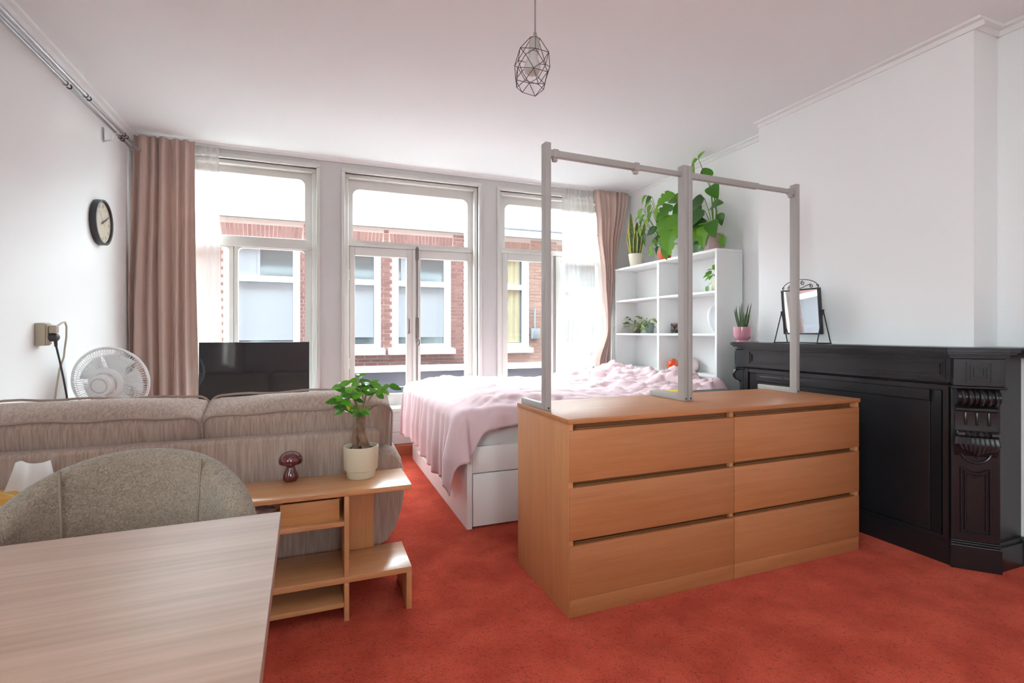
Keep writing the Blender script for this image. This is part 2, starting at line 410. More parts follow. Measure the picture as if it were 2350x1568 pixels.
m = MB().box(sp - .022, sp + .005, YG - .042, YG - .028, .415, dt, .004); m.build('meeting_bead', WINW, r2, world=True)
BR = mat('tarnished_iron', (.20, .17, .15), .4, metal=.8)
hx = onY(938, 750, YG - .04).x
h0, h1 = onY(938, 733, YG - .04).z, onY(938, 765, YG - .04).z
m = MB(); m.tube([(hx, YG - .028, h0), (hx, YG - .06, h0 - .005), (hx, YG - .062, (h0 + h1) / 2), (hx, YG - .06, h1 + .005), (hx, YG - .028, h1)], .006, 8)
m.build('pull_handle', BR, r2, world=True)
ex = sp + .018
m = MB(); m.cyl((ex, YG - .04, .43), (ex, YG - .04, dt + .03), .005, 8); m.box(ex - .012, ex + .012, YG - .05, YG - .028, dt - .09, dt + .02, .004)
ez = onY(954, 755, YG).z
m.box(ex - .012, ex + .014, YG - .05, YG - .028, ez - .08, ez + .10, .004)
m.tube([(ex + .004 + .014 * math.cos(t * PI / 6), YG - .055, ez - .115 + .032 * math.sin(t * PI / 6)) for t in range(12)], .0045, 6, closed=True)
m.build('espagnolette_bolt', BR, r2, world=True)
for hz in (1.50, .75):
    for hxx in (L0 - .004, R1 + .004):
        MB().cyl((hxx, YG - .034, hz), (hxx, YG - .034, hz + .09), .007, 8).build('hinge', WINW, r2, world=True)
MB().box(.18, 1.42, YW - .04, YG - .03, .375, .41, .006).build('window_sill', WINW, r2, world=True)

# window 3
r3 = sempty('window_3', 'white double casement window by the right curtain', (2.15, YW, 0))
win_surround(r3, 3, *OPN[2])
fx0 = onY(1156, 520, YG).x; fz0, fz1 = onY(1200, 573, YG).z, onY(1200, 474, YG).z
dt3 = onY(1200, 585, YG).z
m = MB(); rounded_hole(m, fx0, 2.72, fz0, fz1, .06, YG - .03, YG + .03, 1.557, 2.797, fz0 - .05, 2.40)
m.box(1.557, 2.797, YG - .035, YG + .03, dt3 + .002, fz0 - .02, .005); m.box(1.557, fx0 - .028, YG - .03, YG + .03, .41, dt3); m.box(2.745, 2.797, YG - .03, YG + .03, .41, dt3)
m.build('window_frame', WINW, r3, world=True)
g0, sp3, g2 = onY(1163, 700, YG).x, onY(1268, 700, YG).x, onY(1284, 700, YG).x
dz3 = onY(1200, 600, YG).z; g1 = sp3 - .07
for a, b_, c0, c1 in ((fx0 - .026, sp3 - .003, g0, g1), (sp3 + .003, 2.742, g2, 2.68)):
    m = MB(); m.box(a, c0, YG - .028, YG + .025, .415, dt3, .004); m.box(c1, b_, YG - .028, YG + .025, .415, dt3, .004)
    m.box(c0, c1, YG - .028, YG + .025, .415, .52, .003); m.box(c0, c1, YG - .028, YG + .025, dz3, dt3, .003)
    m.build('casement_door', WINW, r3, world=True)
    MB().box(c0 - .008, c1 + .008, YG - .003, YG + .003, .51, dz3 + .01).build('pane', GLASS, r3, smooth=False, world=True)
MB().box(fx0 - .01, 2.73, YG - .003, YG + .003, fz0 - .02, fz1 + .01).build('pane', GLASS, r3, smooth=False, world=True)
MB().cyl((sp3 + .012, YG - .036, .43), (sp3 + .012, YG - .036, dt3), .005, 8).build('espagnolette_bolt', BR, r3, world=True)
MB().box(1.54, 2.81, YW - .04, YG - .03, .375, .41, .006).build('window_sill', WINW, r3, world=True)
# boarded apron under the windows: two boards
for i, (z0, z1) in enumerate(((.10, .20), (.205, .30))):
    o = struct('trim_%d' % (7 + i), MB().box(.06, 3.0, YW - .012, YW, z0, z1, .003), TRIMW)

# ------------------------------------------------------------------ the street
BRK = [mat('brick_a', (0.140, 0.072, 0.066), .9, var=(0.109, 0.052, 0.049), vscale=6), mat('brick_b', (0.161, 0.089, 0.078), .9, var=(0.131, 0.066, 0.059), vscale=6), mat('brick_c', (0.118, 0.059, 0.058), .9, var=(0.148, 0.078, 0.071), vscale=6)]
BRK2 = [mat('brick_d', (0.179, 0.114, 0.094), .9, var=(0.153, 0.094, 0.076), vscale=6), mat('brick_e', (0.161, 0.102, 0.085), .9, var=(0.186, 0.122, 0.102), vscale=6)]
MORT = mat('mortar', (0.271, 0.229, 0.216), .95)
STUC = mat('white_render', (0.810, 0.810, 0.823), .7)
FGLS = mat('far_glass', (0.038, 0.053, 0.061), .08, spec=.8)
SHOP = mat('shopfront_grey_blue', (0.047, 0.055, 0.076), .5)
BLIND = mat('roller_blind', (0.161, 0.181, 0.203), .8)
YF = 9.0
pave = mat('street_paving', (.42, .40, .38), .9, var=(.34, .32, .31), vscale=2)
struct('street_ground', MB().box(-30, 30, YW + WT, 40, -3.5, -3.3), pave, 'paved street below the windows')
FRB = mat('own_house_brick', (.30, .20, .17), .9, var=(.24, .15, .13), vscale=4)
ob_ = MB(); ob_.box(-14, 16, YW + .02, YW + WT, HC + .16, 7.9); ob_.box(-14, 16, YW + .02, YW + WT, -3.3, -.13)  # unseen upper wall added, its height set to shade the houses opposite
ob_.box(-14, XL - .21, YW + .02, YW + WT, -.12, HC + .15); ob_.box(XR + .21, 16, YW + .02, YW + WT, -.12, HC + .15)
struct('house_front_wall', ob_, FRB, 'brick front of the house around the room windows, raised to shade the street')
struct('bounce_ground', MB().box(-12, 12, -14, YR - .25, -.4, -.1), mat('bounce_slab_pale', (.62, .60, .57), .9), 'pale ground added behind the rear window to bounce light')  # unseen pale slab added to bounce daylight up to the ceiling

def far_window(root, x0, x1, z0, z1, rail, blind=None, curtain=None, inner=.1):
    m = MB(); e = .012
    m.box(x0, x0 + inner, YF - .05, YF + .10, z0 + .09, z1 - .08); m.box(x1 - inner, x1, YF - .05, YF + .10, z0 + .09, z1 - .08)
    m.box(x0, x1, YF - .05, YF + .10, z1 - .08, z1); m.box(x0, x1, YF - .05, YF + .10, z0, z0 + .09)
    m.box(x0 + inner, x1 - inner, YF - .02, YF + .10, rail - .045, rail + .045)
    w = m.build('window', STUC, root, smooth=False, world=True)
    MB().box(x0 - .07, x1 + .07, YF - .12, YF + .05, z0 - .09, z0).build('window_sill', STUC, w, smooth=False, world=False, M=Matrix.Translation(-ROOT_M[root.name].translation))
    T = Matrix.Translation(-ROOT_M[root.name].translation)
    for a, b_ in ((z0 + .09, rail - .045), (rail + .045, z1 - .08)):
        MB().box(x0 + inner, x1 - inner, YF + .07, YF + .075, a, b_).build('pane', FGLS, w, smooth=False, M=T)
    if blind: MB().box(x0 + inner + .01, x1 - inner - .01, YF + .055, YF + .062, blind, rail - .05).build('blind', BLIND, w, smooth=False, M=T)
    if curtain:
        for a, b_ in curtain:
            q = MB(); q.grid(24, 2, lambda u, v: (a + (b_ - a) * u, YF + .05 + .012 * math.sin(u * 20), z0 + .1 + (z1 - .2 - z0) * v)); q.build('curtain', mat('far_curtain', (0.212, 0.202, 0.137), .9), w, M=T)
    # inner casement detail in the upper light
    MB().box(x0 + inner + (x1 - x0) * .33, x0 + inner + (x1 - x0) * .37, YF + .05, YF + .07, rail + .045, z1 - .08).build('glazing_bar', BLIND, w, smooth=False, M=T)
    MB().box(x0 + inner + .06, x0 + inner + (x1 - x0) * .33, YF + .058, YF + .066, rail + .05, z1 - .10).build('net_curtain', BLIND, w, smooth=False, M=T)
    return w

def house(name, label, X0, X1, wins, mats, ztop, bx0, bx1, loc):
    root = thing(name, label, 'house', loc)
    z0b = .50
    m = MB()          # backing wall, cut around windows
    ws = sorted([w for w in wins])
    xs = X0
    for w in ws:
        m.box(xs, w[0], YF - .006, YF + .3, .39, ztop); m.box(w[0], w[1], YF - .006, YF + .3, .39, w[2]); m.box(w[0], w[1], YF - .006, YF + .3, w[3], ztop)
        m.box(w[0], w[1], YF + .25, YF + .3, w[2], w[3]); xs = w[1]
    m.box(xs, X1, YF - .006, YF + .3, .39, ztop)
    m.build('wall', MORT, root, smooth=False, world=True)
    MB().box(X0, X1, YF - .02, YF + .3, -3.3, .37).build('shopfront', SHOP, root, smooth=False, world=True)
    MB().box(X0, X1, YF - .10, YF + .05, .37, .475).build('band', STUC, root, smooth=False, world=True)
    for w in ws: far_window(root, *w[:5], **w[5])
    # bricks: running bond, soldier arches over windows
    bl, bh, j = .205, .052, .010
    bricks = []
    row = 0; z = .485
    while z + bh < ztop:
        x = bx0 - (row % 2) * (bl + j) / 2
        while x < bx1:
            segs = [(x, min(x + bl, bx1))]
            for w in ws:
                if w[2] - .09 < z + bh and z < w[3]: h0, h1 = w[0] - (.075 if z < w[2] + .004 else .008), w[1] + (.075 if z < w[2] + .004 else .008)
                elif w[3] <= z + bh and z < w[3] + .225: h0, h1 = w[0] - .06, w[1] + .06
                else: continue
                ns = []
                for a, b_ in segs:
                    if b_ <= h0 or a >= h1: ns.append((a, b_))
                    else:
                        if a < h0: ns.append((a, h0))
                        if b_ > h1: ns.append((h1, b_))
                segs = ns
            for a, b_ in segs:
                a = max(a, bx0)
                if b_ - a > .03: bricks.append((a, b_, z, z + bh, 0.0))
            x += bl + j
        z += bh + j; row += 1
    for w in ws:
        n = int((w[1] - w[0] + .10) / (bh + j)); cx = (w[0] + w[1]) / 2
        if w[0] < bx0 - .3 or w[1] > bx1 + .3: continue
        for k in range(n):
            t = (k - (n - 1) / 2)
            sk_ = t / n * .22
            xx = cx + t * (w[1] - w[0] + .08) / n
            bricks.append((xx - bh / 2, xx + bh / 2, w[3] + .004, w[3] + .205, sk_))
    def vis(b):
        c = Vector(((b[0] + b[1]) / 2, YF, (b[2] + b[3]) / 2)); d = c.x * _s + c.y * _c
        u = CX + F * (c.x * _c - c.y * _s) / d; v = CY - F * (c.z - CH) / d
        ins = any(p[0] < u < p[1] and p[2] < v < p[3] for p in ((488, 700, 395, 548), (490, 530, 560, 790), (547, 700, 565, 790), (810, 1072, 430, 568), (812, 935, 585, 910), (962, 1072, 590, 870), (1155, 1300, 465, 580), (1162, 1240, 600, 860), (1280, 1300, 600, 860)))
        return (0 if ins else 1, -(b[1] - b[0]) * (b[3] - b[2]))
    bricks.sort(key=vis)
    cache = {}
    rest = [MB() for _ in mats]
    for i, b in enumerate(bricks):
        k = random.randrange(len(mats)); dy = random.uniform(-.004, .004)
        w_, h_ = round(b[1] - b[0], 2), b[3] - b[2]
        if i < 300:
            key = (w_, round(h_, 3), k)
            if key not in cache:
                q = MB().box(-w_ / 2, w_ / 2, -.012, .03, -h_ / 2, h_ / 2); cache[key] = q.mesh('brick', False); cache[key].materials.append(mats[k])
            inst(cache[key], 'brick', root, Matrix.Translation(Vector(((b[0] + b[1]) / 2, YF + dy, (b[2] + b[3]) / 2)) - Vector(loc)) @ Matrix.Rotation(b[4], 4, 'Y'))
        else:
            rest[k].box(-w_ / 2, w_ / 2, -.012, .03, -h_ / 2, h_ / 2, M=Matrix.Translation(Vector(((b[0] + b[1]) / 2, YF + dy, (b[2] + b[3]) / 2))) @ Matrix.Rotation(b[4], 4, 'Y'))
    for k, q in enumerate(rest):
        if len(q.bm.verts): q.build('brickwork', mats[k], root, smooth=False, world=True, kind='stuff')
    # parts of the facade outside the windows' view: continuous brick skin
    if X0 < bx0: MB().box(X0, bx0 - .01, YF - .01, YF + .02, .48, ztop).build('side_brickwork', mats[0], root, smooth=False, world=True)
    if X1 > bx1: MB().box(bx1 + .01, X1, YF - .01, YF + .02, .48, ztop).build('side_brickwork', mats[0], root, smooth=False, world=True)
    return root

zt = 2.57
hA = house('brick_house', 'red brick house across the street with white blinds drawn in its windows', -9, 2.53,
      [(-1.342, -.25, .76, zt, 1.915, dict(blind=.93)), (-.06, 1.036, .76, zt, 1.915, dict(blind=.97)), (1.237, 2.272, .76, zt, 1.915, dict(blind=.97))], BRK, 2.87, -4.6, 2.53, (-1, 9.2, -3.3))
MB().box(-9, 2.595, YF - .07, YF + .25, 2.88, 3.22).build('fascia', STUC, hA, smooth=False, world=True)
MB().strip([(0, 3.22), (.25, 3.22), (.32, 3.30), (.36, 3.44), (0, 3.44)], (-9, YF), (2.595, YF), (0, -1)).build('gutter', STUC, hA, smooth=False, world=True)
MB().prism([(YF - .3, 3.44), (YF + 3.2, 4.7), (YF + 3.2, 3.44)], -9, 2.595, 'x').build('roof', mat('slate', (0.295, 0.295, 0.323), .6), hA, smooth=False, world=True)
for zc in (.585, .525):
    MB().tube([(-2.3 + .4 * k, YF - .03, zc + .006 * math.sin(k)) for k in range(13)], .008, 6).build('cable', mat('cable_grey', (0.088, 0.073, 0.073), .6), hA, world=True)
MB().cyl((2.545, YF - .12, -3.3), (2.545, YF - .12, 2.9), .04, 12).build('drainpipe', STUC, hA, world=True)
for a, b_ in ((-.1, .9), (1.25, 2.1)):
    MB().box(a, b_, YF - .03, YF - .02, .10, .108).build('shop_line', STUC, hA, smooth=False, world=True)
hB = house('brick_house', 'pale orange brick house across the street with olive curtains in its window', 2.62, 14,
      [(2.75, 3.805, .76, zt, 1.915, dict(curtain=[(3.3, 3.66)])), (4.48, 5.5, .76, zt, 1.915, dict(blind=1.3))], BRK2, 2.87, 2.66, 7.6, (6, 9.2, -3.3))
MB().box(2.62, 14, YF - .16, YF + .25, 2.88, 2.98).build('fascia', STUC, hB, smooth=False, world=True)
MB().prism([(YF - .3, 2.99), (YF + 3.0, 4.6), (YF + 3.0, 2.99)], 2.62, 14, 'x').build('roof', mat('grey_zinc', (0.280, 0.323, 0.383), .5), hB, smooth=False, world=True)
ll = thing('wall_lantern', 'grey box lantern on the pale brick house front', 'lantern', (3.93, YF - .013, .93))
MB().box(-.08, .08, -.12, 0, 0, .20, .01).build('housing', mat('lantern_grey', (0.106, 0.122, 0.137), .5), ll)
MB().cyl((0, -.04, .20), (0, -.04, .60), .02, 8).build('conduit', mat('lantern_grey', (0.106, 0.122, 0.137), .5), ll)


# ------------------------------------------------------------------ dresser
DL, DR_ = (.8707, 1.6719, 0), .0119
dr = thing('chest_of_drawers', 'wide oak veneer chest of six handleless drawers standing across the room', 'dresser', DL, DR_)
DW, DD, DH = 1.6, .489, .737
m = MB(); m.box(0, .02, .0, DD, 0, DH - .0195, .0015); m.build('side_panel', WOODZ_LIT, dr)
m = MB(); m.box(DW - .02, DW, 0, DD, 0, DH - .0195, .0015); m.build('side_panel', WOODZ_LIT, dr)
MB().box(-.004, DW + .004, -.006, DD, DH - .019, DH, .0015).build('top', WOODX, dr)
m = MB(); m.box(.0205, DW - .0205, .03, DD - .004, .066, DH - .02); m.build('carcass', wood('oak_dark', '#85502a', '#704420', 0), dr)
m = MB(); m.box(.79, .81, .012, .03, .066, DH - .02, .001); m.build('centre_post', WOODZ_LIT, dr)
zz = DH - .019 - .024
for hgt, gap in ((.192, .022), (.195, .021), (.198, 0)):
    for x0, x1 in ((.003, .7985), (.8015, DW - .003)):
        q = MB().box(x0, x1, -.004, .018, zz - hgt, zz, .0012)
        # slanted finger grip behind the upper edge
        o = q.build('drawer', WOODX, dr)
        MB().box(x0 + .03, x1 - .03, .0195, .0285, zz - .012, zz + .004, .001).build('grip', wood('oak_dark', '#85502a', '#704420', 0), o)
    zz -= hgt + gap
for x0, x1 in ((.003, .7985), (.8015, DW - .003)):
    MB().box(x0, x1, -.003, .018, .0, zz - .0015, .0012).build('plinth', WOODX, dr)

# ------------------------------------------------------------------ clothes rails standing on the dresser
GREY = mat('warm_grey_powder_coat', (.40, .37, .35), .45)
def rail(label, xA, yA, xB, yB, outerA):
    L = math.hypot(xB - xA, yB - yA); rz = math.atan2(yB - yA, xB - xA)
    t = thing('clothes_rail', label, 'clothes rail', (xA, yA, DH + .0005), rz, None)
    hh = 1.843 - DH
    for x, sgn in ((0, 1), (L - .026, -1)):
        MB().box(x, x + .026, -.02, .02, 0, hh, .002).build('post', GREY, t)
        MB().box(x + .001, x + .025, .0205, .225, 0, .026, .002).build('foot', GREY, t)
        MB().cyl((x + .013, -.0205, .01), (x + .013, -.0225, .01), .004, 10).build('screw', BLK, t)
    zb = hh - .04
    MB().box(.0265, L * .62, -.013, .013, zb - .014, zb + .014, .003).build('crossbar', GREY, t)
    MB().box(L * .62, L - .0265, -.010, .010, zb - .011, zb + .011, .003).build('inner_bar', GREY, t)
    for x in outerA:
        q = MB(); q.box(x * L - .013, x * L + .013, -.016, .016, zb - .018, zb + .018, .004); q.box(x * L - .010, x * L + .010, -.010, .010, zb - .032, zb - .016, .004)
        q.build('clip', GREY, t)
    return t
rail('warm grey metal clothes rail, its clipped bar in front of the snake plant', .876, 1.905, 1.626, 1.935, (.07, .62))
rail('warm grey metal clothes rail, its post standing before the table mirror', 1.629, 1.936, 2.385, 1.965, (.94,))

# black bedside table behind the dresser with a yellow booklet
bt = thing('bedside_table', 'low black table wedged between the dresser and the bed', 'side table', (2.17, 2.38, 0))
MB().box(-.25, .25, -.19, .14, .675, .70, .003).build('table_top', BLK, bt)
for x in (-.22, .22):
    for y in (-.16, .12): MB().box(x - .018, x + .018, y - .018, y + .018, 0, .675, .002).build('leg', BLK, bt)
bk = MB().box(-.10, .06, -.05, .05, 0, .012, .002, M=Matrix.Rotation(.25, 4, 'Z')).build('booklet', mat('yellow_card', (.75, .52, .03), .6))
bk.location = (2.03, 2.45, .7005); tag(bk, 'yellow booklet lying on the black bedside table', 'book')

# ------------------------------------------------------------------ bed
BX0, BX1, BY0, BY1 = .752, 2.655, 2.612, 4.255
bed = thing('bed_frame', 'white bed frame with drawers beneath, against the shelving', 'bed', (1.73, 3.43, 0))
MB().box(BX0, BX0 + .03, BY0, BY1, 0, .40, .003).build('footboard', BEDW, bed, world=True)
q = MB()
for z0, z1 in ((.14, .155),): q.box(BX0 - .006, BX0 - .0005, BY0 + .25, BY1 - .25, .10, .115, .002); q.box(BX0 - .006, BX0 - .0005, BY0 + .25, BY1 - .25, .34, .355, .002)
q.build('footboard_moulding', BEDW, bed, world=True)
MB().box(BX0 - .005, BX0 - .0005, 3.39, 3.398, .115, .34).build('footboard_joint', mat('shadow_gap', (.3, .25, .24), .8), bed, world=True)
MB().box(BX0 + .0305, BX1, BY0, BY0 + .02, .30, .442, .003).build('side_rail', BEDW, bed, world=True)
MB().box(BX0 + .0305, BX1, BY1 - .02, BY1, 0, .442, .003).build('side_rail', BEDW, bed, world=True)
MB().box(BX1 - .02, BX1 + .005, BY0 + .021, BY1 - .021, 0, .44, .003).build('headboard', BEDW, bed, world=True)
for x0, x1 in ((BX0 + .034, 1.74), (1.744, BX1 - .022)):
    MB().box(x0, x1, BY0 + .001, BY0 + .02, .012, .294, .002).build('drawer_front', BEDW, bed, world=True)
MB().box(BX0 + .031, BX1 - .022, BY0 + .025, BY1 - .025, .26, .298).build('slatted_base', BEDW, bed, world=True)
SHEET = cloth('white_sheet', '#e6e3e2', .05, bump=.1, bscale=14)
mt = MB().box(BX0 + .04, BX1 - .03, BY0 + .03, BY1 - .03, .302, .585, .045, 4).build('mattress', SHEET)
tag(mt, 'thick mattress in a white fitted sheet on the white bed', 'mattress')
DUV = cloth('pink_duvet_cotton', '#e8cbcf', .06, bump=.06, bscale=22)
def duvet():
    X0, Y0, Y1 = BX0 - .012, BY0 + .015, BY1 - .03
    Xh = BX1 - .05
    top0 = .615
    r = .055
    def fb(x, y, s, o=3): return noise.fractal(Vector((x * s, y * s, 1.7)), .9, 2.0, o)
    def f(u, v):
        ca = -.435 + u * (Xh - X0 + .435)            # cloth coordinate along the bed from the foot edge
        x_ = X0 + max(ca, 0)
        k = min(1, max(0, (x_ - X0 - .0) / .10)); k = k * k * (3 - 2 * k)
        ov = .29 * (1 - k) + (.115 + .03 * math.sin(x_ * 9) - .05 * max(0, min(1, (x_ - 1.2) / .8))) * k
        cb = -ov + v * (Y1 - Y0 + ov + .12)
        a = max(0, -ca); b0 = max(0, -cb); b1 = max(0, cb - (Y1 - Y0))
        y_ = Y0 + min(max(cb, 0), Y1 - Y0)
        b_ = b0 if b0 > 0 else b1; sb = -1 if b0 > 0 else 1
        p = (a ** 3 + b_ ** 3) ** (1 / 3)
        out = 0; drop = 0
        if p > 0:
            ang = min(p / r, PI / 2); out = r * math.sin(ang); drop = r * (1 - math.cos(ang)) + max(0, p - r * PI / 2)
        dx, dy = (-a / (a + b_ + 1e-9), sb * b_ / (a + b_ + 1e-9)) if p > 0 else (0, 0)
        n_ = math.hypot(dx, dy) or 1; dx /= n_; dy /= n_
        # rumpled top
        t = (x_ - X0) / (Xh - X0)
        hd = max(0, (t - .55) / .45)
        z = top0 + .012 + .045 * math.exp(-((t - .12) / .3) ** 2) + .09 * hd * hd * (.35 + .65 * (y_ - Y0) / (Y1 - Y0)) + .03 * (.3 + hd) * abs(fb(x_, y_, 2.6)) * 1.6
        wr = .042 * hd ** .6 + .019
        z += wr * (1 - abs(fb(x_ * 1.0, y_ * 1.7 + .4 * math.sin(x_ * 3), 4.2, 4)) * 1.6) * .8
        z += .014 * abs(fb(x_ + 5, y_, 9, 3)) * (1 + 1.2 * hd) + .006 * fb(x_ * 1.5, y_ + 3, 19, 2) * hd
        edge = min(1, (max(0, ca) + .02) / .16) * min(1, (min(y_ - Y0, Y1 - y_) + .03) / .14)
        z = top0 + .008 + (z - top0 - .008) * (.25 + .75 * edge)
        # hanging folds
        fold = min(1, drop / .25)
        if a > 0: out += fold * (.013 * math.sin(y_ * 46 + 2 * math.sin(y_ * 7)) + .008 * math.sin(y_ * 19 + 1) + .014)
        if b_ > 0 and a <= 0: out += min(1, drop / .1) * (.010 * math.sin(x_ * 33 + math.sin(x_ * 5)) + .010)
        if a > 0 and b_ > 0: out += fold * .03
        hem = .02 * math.sin(y_ * 5.3 + 1) * (a / .435) if a > 0 else 0
        return (x_ + dx * out, y_ + dy * out, z - drop + hem)
    q = MB(); q.grid(170, 130, f)
    bmesh.ops.recalc_face_normals(q.bm, faces=q.bm.faces)
    o = q.build('duvet', DUV, ang=180)
    md = o.modifiers.new('thickness', 'SOLIDIFY'); md.thickness = .009; md.offset = 1
    tag(o, 'rumpled pale pink duvet hanging over the foot of the bed', 'duvet')
duvet()

# ------------------------------------------------------------------ bookshelf
SX0, SX1, SY0, SY1, SZ = 2.75, 2.996, 2.928, 4.29, 1.68
bs = thing('bookshelf', 'white open shelving unit at the head of the bed', 'shelf', ((SX0 + SX1) / 2, (SY0 + SY1) / 2, 0))
MB().box(SX0, SX1, SY0, SY1, SZ - .02, SZ, .001).build('top', WHITE, bs, world=True)
for y in (SY0, SY1 - .02): MB().box(SX0, SX1, y, y + .02, 0, SZ - .0205, .001).build('side_panel', WHITE, bs, world=True)
SYM = 3.617
MB().box(SX0, SX1 - .01, SYM - .014, SYM + .014, .08, SZ - .0205, .001).build('divider', WHITE, bs, world=True)
MB().box(SX1 - .008, SX1 - .002, SY0 + .021, SY1 - .021, .02, SZ - .021).build('back_panel', WHITE, bs, world=True)
for z in (.08, .40, .72, 1.04, 1.36):
    for a, b_ in ((SY0 + .0205, SYM - .0145), (SYM + .0145, SY1 - .0205)):
        MB().box(SX0 + .001, SX1 - .022, a, b_, z - .009, z + .009, .001).build('shelf_board', WHITE, bs, world=True)

# ------------------------------------------------------------------ fireplace
FPY = (YB0 + YB1) / 2
fp = thing('fireplace', 'black painted mantelpiece with carved brackets and a closed hearth panel', 'fireplace', (2.8, FPY, 0))
FX = 2.685
def fbuild(mb, name, **k): return mb.build(name, BLACK, fp, world=True, **k)
yn, yf = FPY - .59, FPY + .59           # inner ends of the canted pilasters
# plan outline of the body: canted corners
def plan(off, dy=0): 
    o = off
    return [(XR - .002, FPY - .715 - dy - o), (2.80 - o * .41, FPY - .715 - dy - o), (FX - o, FPY - .59 - o * .41), (FX - o, FPY + .59 + o * .41), (2.80 - o * .41, FPY + .715 + dy + o), (XR - .002, FPY + .715 + dy + o)]
# body core: leave out the chimney breast volume
def uplan(off, inner=XB - .004):
    p = plan(off)
    yi0, yi1 = YB0 - .004, YB1 + .004
    return p[:6] + [(XR - .002, yi1), (inner, yi1), (inner, yi0), (XR - .002, yi0)]
fbuild(MB().prism(uplan(-.02), .02, .958, 'z'), 'surround', smooth=False)
fbuild(MB().prism(uplan(.0), 0, .105, 'z'), 'plinth', smooth=False)
fbuild(MB().prism(uplan(-.008), .105, .125, 'z'), 'plinth_moulding', smooth=False)
# mantel shelf with moulded nosing
q = MB()
for o, z0, z1 in ((.02, .944, .952), (.045, .9525, .962), (.075, .9625, .972), (.088, .9725, .985), (.08, .9855, .992)): q.prism(uplan(o), z0, z1, 'z')
fbuild(q, 'mantel_shelf', smooth=False)
def panel(mb, p, q_, z0, z1, n, steps):
    """nested raised/sunk mouldings on the vertical face through xy points p,q with outward normal n"""
    p = Vector(p); q_ = Vector(q_); d = (q_ - p); L = d.length; d /= L; n = Vector(n)
    def rail_(a0, a1, zz0, zz1, o0, o1):
        pts = [p + d * a0 + n * o0, p + d * a1 + n * o0, p + d * a1 + n * o1, p + d * a0 + n * o1]
        mb.prism([(v.x, v.y) for v in pts], zz0, zz1, 'z')
    for ins, w, o in steps:
        rail_(ins, L - ins, z0 + ins, z0 + ins + w, -.002, o); rail_(ins, L - ins, z1 - ins - w, z1 - ins, -.002, o)
        rail_(ins, ins + w, z0 + ins + w + .0002, z1 - ins - w - .0002, -.002, o); rail_(L - ins - w, L - ins, z0 + ins + w + .0002, z1 - ins - w - .0002, -.002, o)
FX2 = FX + .02     # face of the surround
# frieze
fbuild(MB().box(FX - .006, FX2, FPY - .60, FPY + .60, .832, .943), 'frieze', smooth=False)
q = MB(); panel(q, (FX - .006, FPY - .575), (FX - .006, FPY + .55), .846, .937, (-1, 0), ((0, .006, .006), (.010, .005, .004), (.02, .004, .007)))
fbuild(q, 'frieze_panel', smooth=False)
fbuild(MB().strip([(0, .818), (.008, .82), (.014, .83), (.014, .8318), (0, .8318)], (FX, FPY - .59), (FX, FPY + .59), (-1, 0)), 'frieze_moulding', smooth=False)
# hearth frame: stepped and sloping inwards to the flat closing panel
q = MB()
def hframe(y0, y1, z0, z1, w, xo, xi):
    # three-sided sloped frame (sides + top)
    q.prism([(FX2, 0), (xo, 0), (xi, w), (FX2, w)], 0, 1, 'z', M=Matrix.Translation((0, y0, z0)) @ Matrix.Diagonal((1, 1, z1 - z0, 1)))
    q.prism([(FX2, 0), (xo, 0), (xi, -w), (FX2, -w)], 0, 1, 'z', M=Matrix.Translation((0, y1, z0)) @ Matrix.Diagonal((1, 1, z1 - z0, 1)))
    q.prism([(FX2, z1), (xo, z1), (xi, z1 - w), (FX2, z1 - w)], y0 + w * .5, y1 - w * .5, 'y') if False else q.box(FX2 - abs(FX2 - xo) * .8, FX2, y0 + w, y1 - w, z1 - w, z1)
hframe(FPY - .585, FPY + .585, .126, .817, .022, FX - .004, FX - .004)
hframe(FPY - .553, FPY + .553, .126, .79, .05, FX + .002, FX + .016)
fbuild(q, 'hearth_frame', smooth=False)
fbuild(MB().box(FX + .014, FX2 + .0005, FPY - .50, FPY + .50, .126, .738, .003), 'closing_panel', smooth=False)
q = MB()
for k in range(2): q.box(FX + .005, FX + .0135, FPY + .12 + k * .19, FPY + .29 + k * .19, .755, .775, .003)
fbuild(q, 'vent', smooth=False)
